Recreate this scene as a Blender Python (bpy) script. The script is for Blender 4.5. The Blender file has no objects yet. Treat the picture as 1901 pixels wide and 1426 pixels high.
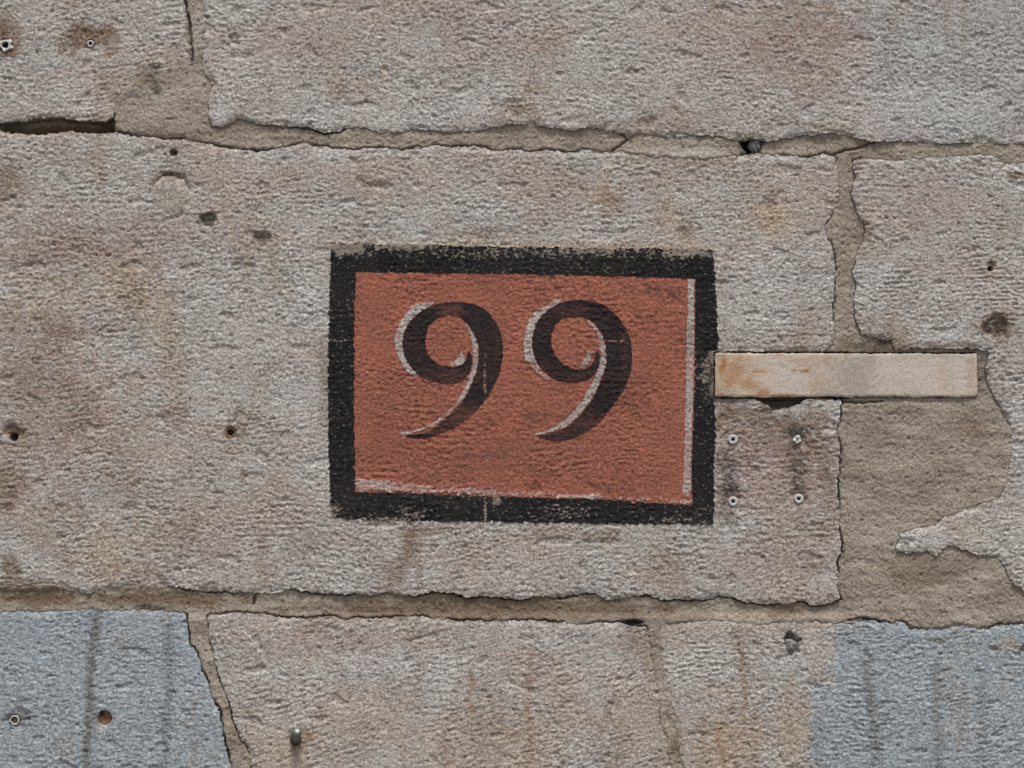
import bpy, math
import numpy as np
from mathutils import Vector

# ------------------------------------------------------------------ scale
# one photograph pixel on the wall face is half a millimetre
S = 0.0005
CX, CY, ZC = 950.5, 713.0, 1.70


def W(px, py, h=0.0):
    return Vector(((px - CX) * S, -h * S, ZC + (CY - py) * S))


scene = bpy.context.scene
col = scene.collection

# ------------------------------------------------------------------ camera
cam_d = bpy.data.cameras.new('camera')
cam_d.sensor_width = 36.0
CAM_DIST = 3.0
cam_d.lens = 36.0 * CAM_DIST / (1901 * S)
cam_d.clip_start = 0.05
cam_d.clip_end = 200.0
cam = bpy.data.objects.new('camera', cam_d)
cam.location = (0.0, -CAM_DIST, ZC)
cam.rotation_euler = (math.radians(90), 0, 0)
col.objects.link(cam)
scene.camera = cam

# ------------------------------------------------------------------ sky and sun
SUN_EL, SUN_AZ = math.radians(66), math.radians(8)
world = bpy.data.worlds.new('World')
scene.world = world
world.use_nodes = True
wn, wl = world.node_tree.nodes, world.node_tree.links
wn.clear()
w_out = wn.new('ShaderNodeOutputWorld')
w_bg = wn.new('ShaderNodeBackground')
w_sky = wn.new('ShaderNodeTexSky')
w_sky.sky_type = 'NISHITA'
w_sky.sun_disc = False
w_sky.sun_elevation = SUN_EL
w_sky.sun_rotation = math.pi - SUN_AZ
w_sky.dust_density = 4.0
w_hsv = wn.new('ShaderNodeHueSaturation')      # overcast: the cloud cover greys the blue
w_hsv.inputs['Saturation'].default_value = 0.12
wl.new(w_sky.outputs[0], w_hsv.inputs['Color'])
wl.new(w_hsv.outputs[0], w_bg.inputs['Color'])
w_bg.inputs['Strength'].default_value = 0.05
wl.new(w_bg.outputs[0], w_out.inputs['Surface'])

sun_d = bpy.data.lights.new('sun', 'SUN')
sun_d.energy = 1.5
sun_d.angle = math.radians(14)
sun_d.color = (1.0, 0.975, 0.94)
sun = bpy.data.objects.new('sun', sun_d)
sv = Vector((math.sin(SUN_AZ) * math.cos(SUN_EL), -math.cos(SUN_AZ) * math.cos(SUN_EL), math.sin(SUN_EL)))
sun.rotation_euler = sv.to_track_quat('Z', 'Y').to_euler()
sun.location = (0.5, -4, 6)
col.objects.link(sun)

vs = scene.view_settings
vs.view_transform = 'Standard'
vs.look = 'None'
vs.exposure = 1.03
vs.gamma = 1.0
vs.use_curve_mapping = False

# ------------------------------------------------------------------ noise
_perms = {}


def _perm(seed):
    if seed not in _perms:
        r = np.random.RandomState(seed)
        p = r.permutation(256).astype(np.int32)
        a = r.rand(256).astype(np.float32) * 2 * np.pi
        _perms[seed] = (np.concatenate([p, p]), np.cos(a), np.sin(a))
    return _perms[seed]


def perlin(x, y, seed=0):
    x = np.asarray(x, np.float32)
    y = np.asarray(y, np.float32)
    p, gx, gy = _perm(seed)
    xf = np.floor(x)
    yf = np.floor(y)
    xi = xf.astype(np.int32) & 255
    yi = yf.astype(np.int32) & 255
    u = x - xf
    v = y - yf
    fu = u * u * u * (u * (u * 6 - 15) + 10)
    fv = v * v * v * (v * (v * 6 - 15) + 10)
    a, b = p[xi], p[(xi + 1) & 255]
    i00, i10 = p[a + yi], p[b + yi]
    y1 = (yi + 1) & 255
    i01, i11 = p[a + y1], p[b + y1]
    n00 = gx[i00] * u + gy[i00] * v
    n10 = gx[i10] * (u - 1) + gy[i10] * v
    n01 = gx[i01] * u + gy[i01] * (v - 1)
    n11 = gx[i11] * (u - 1) + gy[i11] * (v - 1)
    n0 = n00 + fu * (n10 - n00)
    n1 = n01 + fu * (n11 - n01)
    return (n0 + fv * (n1 - n0)) * 1.5


def sstep(e0, e1, v):
    t = np.clip((v - e0) / (e1 - e0), 0, 1)
    return t * t * (3 - 2 * t)


# ------------------------------------------------------------------ the survey grid of the wall face
X0, X1, Y0, Y1 = -1100.0, 3000.0, -900.0, 4113.0
STEP = 2.0


def axis(lo, f0, f1, hi):
    a = list(np.arange(f0, f1 + STEP, STEP))

    def grow(start, end):
        out, d, v = [], STEP, start
        sgn = 1 if end > start else -1
        while abs(end - v) > d * 1.6:
            d = min(d * 1.16, 34.0)
            v = v + sgn * d
            out.append(v)
        out.append(end)
        return out
    return np.array(grow(a[0], lo)[::-1] + a + grow(a[-1], hi), np.float32)


XS = axis(X0, -140.0, 2040.0, X1)
YS = axis(Y0, -60.0, 1486.0, Y1)


def rng(x0, y0, x1, y1):
    i0 = max(0, np.searchsorted(XS, x0) - 1)
    i1 = min(len(XS), np.searchsorted(XS, x1) + 2)
    j0 = max(0, np.searchsorted(YS, y0) - 1)
    j1 = min(len(YS), np.searchsorted(YS, y1) + 2)
    return i0, i1, j0, j1


def sub(r):
    i0, i1, j0, j1 = r
    return np.meshgrid(XS[i0:i1], YS[j0:j1])


def sdf(poly, X, Y):
    """signed distance to a closed outline, positive inside"""
    p = np.asarray(poly, np.float32)
    q = np.roll(p, -1, axis=0)
    d2 = np.full(X.shape, 1e12, np.float32)
    ins = np.zeros(X.shape, bool)
    for (ax, ay), (bx, by) in zip(p, q):
        ex, ey = bx - ax, by - ay
        l2 = ex * ex + ey * ey
        if l2 < 1e-6:
            continue
        wx, wy = X - ax, Y - ay
        t = np.clip((wx * ex + wy * ey) / l2, 0, 1)
        dx, dy = wx - t * ex, wy - t * ey
        np.minimum(d2, dx * dx + dy * dy, out=d2)
        if ey != 0:
            c = ((ay > Y) != (by > Y)) & (wx < ex * wy / ey)
            ins ^= c
    d = np.sqrt(d2)
    return np.where(ins, d, -d)


def dpoly(pts, X, Y):
    """distance to an open polyline"""
    p = np.asarray(pts, np.float32)
    d2 = np.full(X.shape, 1e12, np.float32)
    for (ax, ay), (bx, by) in zip(p[:-1], p[1:]):
        ex, ey = bx - ax, by - ay
        l2 = ex * ex + ey * ey + 1e-6
        wx, wy = X - ax, Y - ay
        t = np.clip((wx * ex + wy * ey) / l2, 0, 1)
        np.minimum(d2, (wx - t * ex) ** 2 + (wy - t * ey) ** 2, out=d2)
    return np.sqrt(d2)


def clip_grid(r, phi, h):
    """triangulate the grid window where phi > 0, cut along phi = 0"""
    X, Y = sub(r)
    ny, nx = X.shape
    V = np.stack([X.ravel(), Y.ravel(), h.ravel()], 1).astype(np.float32)
    f = phi.ravel().astype(np.float32)
    idx = np.arange(nx * ny, dtype=np.int64).reshape(ny, nx)
    a, b, c, d = idx[:-1, :-1], idx[:-1, 1:], idx[1:, :-1], idx[1:, 1:]
    par = ((np.arange(ny - 1)[:, None] + np.arange(nx - 1)[None, :]) & 1).astype(bool)
    t1 = np.where(par[..., None], np.stack([c, d, b], -1), np.stack([c, d, a], -1)).reshape(-1, 3)
    t2 = np.where(par[..., None], np.stack([c, b, a], -1), np.stack([a, d, b], -1)).reshape(-1, 3)
    T = np.concatenate([t1, t2])
    ins = f[T] > 0
    n = ins.sum(1)
    keep = T[n == 3]
    tris = [keep]
    bnd = np.zeros((0, 2), np.int64)
    M = T[(n == 1) | (n == 2)]
    if len(M):
        mi = f[M] > 0
        odd = np.where(mi.sum(1) == 1, mi.argmax(1), (~mi).argmax(1))
        rr = np.arange(len(M))
        M = np.stack([M[rr, odd], M[rr, (odd + 1) % 3], M[rr, (odd + 2) % 3]], 1)
        one = f[M[:, 0]] > 0
        E = np.concatenate([M[:, [0, 1]], M[:, [0, 2]]])
        E = np.sort(E, 1)
        key = E[:, 0] * (nx * ny) + E[:, 1]
        uk, inv = np.unique(key, return_inverse=True)
        u0, u1 = uk // (nx * ny), uk % (nx * ny)
        t = np.clip(f[u0] / (f[u0] - f[u1]), 0.03, 0.97)[:, None]
        NV = V[u0] + t * (V[u1] - V[u0])
        base = len(V)
        V = np.concatenate([V, NV])
        p1, p2 = inv[:len(M)] + base, inv[len(M):] + base
        o = one
        tris.append(np.stack([M[o, 0], p1[o], p2[o]], 1))
        q = ~one
        tris.append(np.stack([p1[q], M[q, 1], M[q, 2]], 1))
        tris.append(np.stack([p1[q], M[q, 2], p2[q]], 1))
        bnd = np.concatenate([np.stack([p1[o], p2[o]], 1), np.stack([p2[q], p1[q]], 1)])
    T = np.concatenate(tris)
    used = np.unique(T)
    remap = np.full(len(V), -1, np.int64)
    remap[used] = np.arange(len(used))
    return V[used], remap[T], remap[bnd]


def skirt(V, T, B, depth):
    """give a cut sheet real sides going back into the wall"""
    if not len(B):
        return V, T
    used, inv = np.unique(B, return_inverse=True)
    inv = inv.reshape(-1, 2)
    top = V[used].copy()
    low = top.copy()
    low[:, 2] -= depth
    n0 = len(V)
    n1 = n0 + len(used)
    a, b = inv[:, 0], inv[:, 1]
    T2 = np.concatenate([np.stack([b + n0, a + n0, a + n1], 1), np.stack([b + n0, a + n1, b + n1], 1)])
    return np.concatenate([V, top, low]), np.concatenate([T, T2])


def link_mesh(name, co, tris, mat, parent=None, attrs=None, origin=None, smooth=True):
    """co in world metres"""
    co = np.asarray(co, np.float64)
    if origin is None:
        origin = (co.min(0) + co.max(0)) / 2
    origin = np.asarray(origin, np.float64)
    me = bpy.data.meshes.new(name)
    tris = np.asarray(tris, np.int32)
    me.vertices.add(len(co))
    me.vertices.foreach_set('co', (co - origin).astype(np.float32).ravel())
    me.loops.add(tris.size)
    me.loops.foreach_set('vertex_index', tris.ravel())
    me.polygons.add(len(tris))
    me.polygons.foreach_set('loop_start', np.arange(len(tris), dtype=np.int32) * 3)
    me.update(calc_edges=True)
    me.polygons.foreach_set('use_smooth', np.full(len(tris), smooth))
    for k, v in (attrs or {}).items():
        at = me.attributes.new(k, 'FLOAT', 'POINT')
        at.data.foreach_set('value', np.asarray(v, np.float32))
    me.materials.append(mat)
    o = bpy.data.objects.new(name, me)
    col.objects.link(o)
    if parent is not None:
        o.parent = parent
        base = np.zeros(3)
        p = parent
        while p is not None:
            base += np.array(p.location)
            p = p.parent
        o.location = origin - base
    else:
        o.location = origin
    return o


def to_world(V):
    V = np.asarray(V, np.float64)
    return np.stack([(V[:, 0] - CX) * S, -V[:, 2] * S, ZC + (CY - V[:, 1]) * S], 1)


def tag(o, label=None, cat=None, group=None, kind=None):
    if label: o['label'] = label
    if cat: o['category'] = cat
    if group: o['group'] = group
    if kind: o['kind'] = kind
    return o


def empty(name, loc):
    o = bpy.data.objects.new(name, None)
    o.location = loc
    o.empty_display_size = 0.02
    col.objects.link(o)
    return o


# ------------------------------------------------------------------ materials
class NT:
    def __init__(self, name):
        self.m = bpy.data.materials.new(name)
        self.m.use_nodes = True
        self.t = self.m.node_tree
        self.n, self.l = self.t.nodes, self.t.links
        self.b = self.n['Principled BSDF']
        self.pos = self.n.new('ShaderNodeNewGeometry').outputs['Position']

    def noise(self, scale, detail=3, rough=0.6, stretch=None, off=0.0):
        nd = self.n.new('ShaderNodeTexNoise')
        nd.inputs['Scale'].default_value = scale
        nd.inputs['Detail'].default_value = detail
        nd.inputs['Roughness'].default_value = rough
        mp = self.n.new('ShaderNodeMapping')
        if stretch: mp.inputs['Scale'].default_value = stretch
        mp.inputs['Location'].default_value = (off, off * 1.7, off * 0.6)
        self.l.new(self.pos, mp.inputs['Vector'])
        self.l.new(mp.outputs[0], nd.inputs['Vector'])
        return nd.outputs['Fac']

    def attr(self, name):
        nd = self.n.new('ShaderNodeAttribute')
        nd.attribute_name = name
        return nd.outputs['Fac']

    def remap(self, v, a, b, c=0.0, d=1.0):
        nd = self.n.new('ShaderNodeMapRange')
        self.l.new(v, nd.inputs['Value'])
        for i, x in zip((1, 2, 3, 4), (a, b, c, d)):
            nd.inputs[i].default_value = x
        return nd.outputs[0]

    def math(self, op, a, b):
        nd = self.n.new('ShaderNodeMath')
        nd.operation = op
        for i, v in enumerate((a, b)):
            if isinstance(v, (int, float)):
                nd.inputs[i].default_value = v
            else:
                self.l.new(v, nd.inputs[i])
        return nd.outputs[0]

    def mix(self, fac, a, b, mode='MIX'):
        nd = self.n.new('ShaderNodeMix')
        nd.data_type = 'RGBA'
        nd.blend_type = mode
        for i, v in ((0, fac), (6, a), (7, b)):
            if isinstance(v, (int, float)):
                nd.inputs[i].default_value = v
            elif isinstance(v, tuple):
                nd.inputs[i].default_value = (*v, 1)
            else:
                self.l.new(v, nd.inputs[i])
        return nd.outputs[2]

    def grey(self, v):
        nd = self.n.new('ShaderNodeCombineColor')
        for i in range(3):
            self.l.new(v, nd.inputs[i])
        return nd.outputs[0]

    def bump(self, layers):
        prev = None
        for v, strength, dist in layers:
            nd = self.n.new('ShaderNodeBump')
            nd.inputs['Strength'].default_value = strength
            nd.inputs['Distance'].default_value = dist
            self.l.new(v, nd.inputs['Height'])
            if prev is not None:
                self.l.new(prev, nd.inputs['Normal'])
            prev = nd.outputs[0]
        self.l.new(prev, self.b.inputs['Normal'])

    def done(self, color, rough=0.92, spec=0.25, metal=0.0):
        if isinstance(color, tuple):
            self.b.inputs['Base Color'].default_value = (*color, 1)
        else:
            self.l.new(color, self.b.inputs['Base Color'])
        if isinstance(rough, (int, float)):
            self.b.inputs['Roughness'].default_value = rough
        else:
            self.l.new(rough, self.b.inputs['Roughness'])
        self.b.inputs['Specular IOR Level'].default_value = spec
        self.b.inputs['Metallic'].default_value = metal
        return self.m


def stone_colour(t):
    """weathered sandstone: pinkish and grey beds, mineral grains, stains"""
    big = t.noise(9, 4, 0.6, (1, 1, 2.2))
    c = t.mix(t.remap(big, 0.38, 0.62), (0.385, 0.330, 0.298), (0.415, 0.405, 0.388))
    mid = t.noise(55, 4, 0.65, (1, 1, 1.5), 3.0)
    c = t.mix(t.remap(mid, 0.44, 0.70, 0, 0.6), c, (0.295, 0.245, 0.216))
    c = t.mix(t.remap(t.noise(38, 4, 0.7, (1, 1, 1.3), 8.0), 0.55, 0.8, 0, 0.5), c, (0.47, 0.465, 0.45))
    for a, k in (('warm', (0.40, 0.30, 0.195)), ('blue', (0.262, 0.322, 0.372)), ('pale', (0.50, 0.495, 0.485)),
                 ('pink', (0.33, 0.248, 0.232)), ('smear', (0.325, 0.278, 0.232)),
                 ('stain', (0.185, 0.125, 0.082)), ('rust', (0.25, 0.105, 0.035)), ('dirt_shadow', (0.058, 0.050, 0.045)),
                 ('moss', (0.075, 0.075, 0.028))):
        c = t.mix(t.attr(a), c, k)
    run = t.noise(24, 5, 0.7, (1, 1, 0.32), 21.0)
    c = t.mix(t.remap(run, 0.55, 0.68, 0, 0.6), c, (0.275, 0.213, 0.160))
    grain = t.noise(520, 2, 0.6, (1, 1, 1), 5.0)
    c = t.mix(1.0, c, t.grey(t.remap(grain, 0.30, 0.70, 0.44, 1.56)), 'MULTIPLY')
    mott = t.noise(190, 3, 0.65, (0.8, 1, 1.3), 15.0)
    c = t.mix(t.remap(mott, 0.53, 0.68, 0, 0.55), c, (0.215, 0.165, 0.160))
    c = t.mix(t.remap(mott, 0.47, 0.34, 0, 0.45), c, (0.50, 0.48, 0.46))
    fleck = t.noise(900, 1, 0.5, (1, 1, 1), 9.0)
    c = t.mix(t.remap(fleck, 0.64, 0.74, 0, 0.55), c, (0.60, 0.57, 0.53))
    c = t.mix(t.remap(fleck, 0.34, 0.26, 0, 0.5), c, (0.13, 0.11, 0.105))
    return c


def mat_stone():
    t = NT('sandstone')
    c = stone_colour(t)
    t.bump([(t.noise(300, 4, 0.7, (0.8, 1, 1.15)), 0.9, 0.0018), (t.noise(800, 2, 0.6), 0.6, 0.0006)])
    return t.done(c, 0.95, 0.2)


def mat_mortar():
    t = NT('sandy_mortar')
    c = t.mix(t.remap(t.noise(16, 5, 0.65, (0.7, 1, 1.3)), 0.38, 0.62), (0.350, 0.300, 0.248), (0.250, 0.209, 0.170))
    c = t.mix(t.remap(t.noise(70, 3, 0.7, None, 4.0), 0.5, 0.75, 0, 0.6), c, (0.395, 0.355, 0.31))
    for a, k in (('pale', (0.36, 0.325, 0.30)), ('stain', (0.165, 0.115, 0.075)), ('rust', (0.25, 0.105, 0.035)),
                 ('dirt_shadow', (0.05, 0.043, 0.036)), ('moss', (0.05, 0.055, 0.025))):
        c = t.mix(t.attr(a), c, k)
    g = t.noise(760, 2, 0.6, None, 2.0)
    c = t.mix(1.0, c, t.grey(t.remap(g, 0.30, 0.70, 0.55, 1.45)), 'MULTIPLY')
    f = t.noise(1100, 1, 0.5, None, 6.0)
    c = t.mix(t.remap(f, 0.66, 0.76, 0, 0.6), c, (0.5, 0.45, 0.38))
    c = t.mix(t.remap(f, 0.36, 0.28, 0, 0.7), c, (0.07, 0.055, 0.045))
    c = t.mix(t.remap(t.noise(330, 2, 0.6, None, 12.0), 0.60, 0.70, 0, 0.6), c, (0.15, 0.118, 0.092))
    t.bump([(t.noise(420, 3, 0.7), 0.8, 0.0015), (t.noise(1100, 2, 0.6), 0.5, 0.0004)])
    return t.done(c, 0.96, 0.15)


def mat_paint(name, base, alt, worn, wear_bias=0.0, rough=0.85, fade=None):
    """paint on rough stone; rubbed spots show the stone"""
    t = NT(name)
    c = t.mix(t.remap(t.noise(28, 4, 0.6), 0.35, 0.68), base, alt)
    if fade:
        c = t.mix(t.attr('fade'), c, fade)
    c = t.mix(t.math('MULTIPLY', t.attr('soot'), t.remap(t.noise(240, 4, 0.7), 0.42, 0.60, 0.0, 1.0)), c, (0.045, 0.036, 0.034))
    g = t.noise(560, 2, 0.6, None, 5.0)
    c = t.mix(1.0, c, t.grey(t.remap(g, 0.30, 0.70, 0.55, 1.45)), 'MULTIPLY')
    n = t.noise(400, 3, 0.7, (0.75, 1, 1.15), 7.0)
    w = t.remap(t.math('ADD', n, t.math('ADD', t.math('MULTIPLY', t.attr('wear'), 0.55), wear_bias)), 0.70, 0.80, 0, 0.9)
    c = t.mix(w, c, worn)
    t.bump([(t.noise(300, 4, 0.7, (0.8, 1, 1.15)), 0.8, 0.0016), (t.noise(800, 2, 0.6), 0.5, 0.0005)])
    return t.done(c, rough, 0.12)


M_STONE = mat_stone()
M_MORTAR = mat_mortar()
M_BLACK = mat_paint('black_paint', (0.0115, 0.0115, 0.0145), (0.024, 0.020, 0.020), (0.26, 0.22, 0.185), 0.10)
M_RED = mat_paint('brick_red_paint', (0.325, 0.118, 0.080), (0.250, 0.096, 0.070), (0.42, 0.26, 0.20), -0.03,
                  fade=(0.185, 0.085, 0.060))
M_DIGIT = mat_paint('dark_digit_paint', (0.024, 0.018, 0.019), (0.040, 0.026, 0.026), (0.30, 0.2, 0.16), -0.06,
                    fade=(0.105, 0.048, 0.040))
M_WHITE = mat_paint('white_paint', (0.41, 0.37, 0.355), (0.32, 0.26, 0.24), (0.25, 0.11, 0.083), 0.155,
                    fade=(0.40, 0.20, 0.165))

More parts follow.
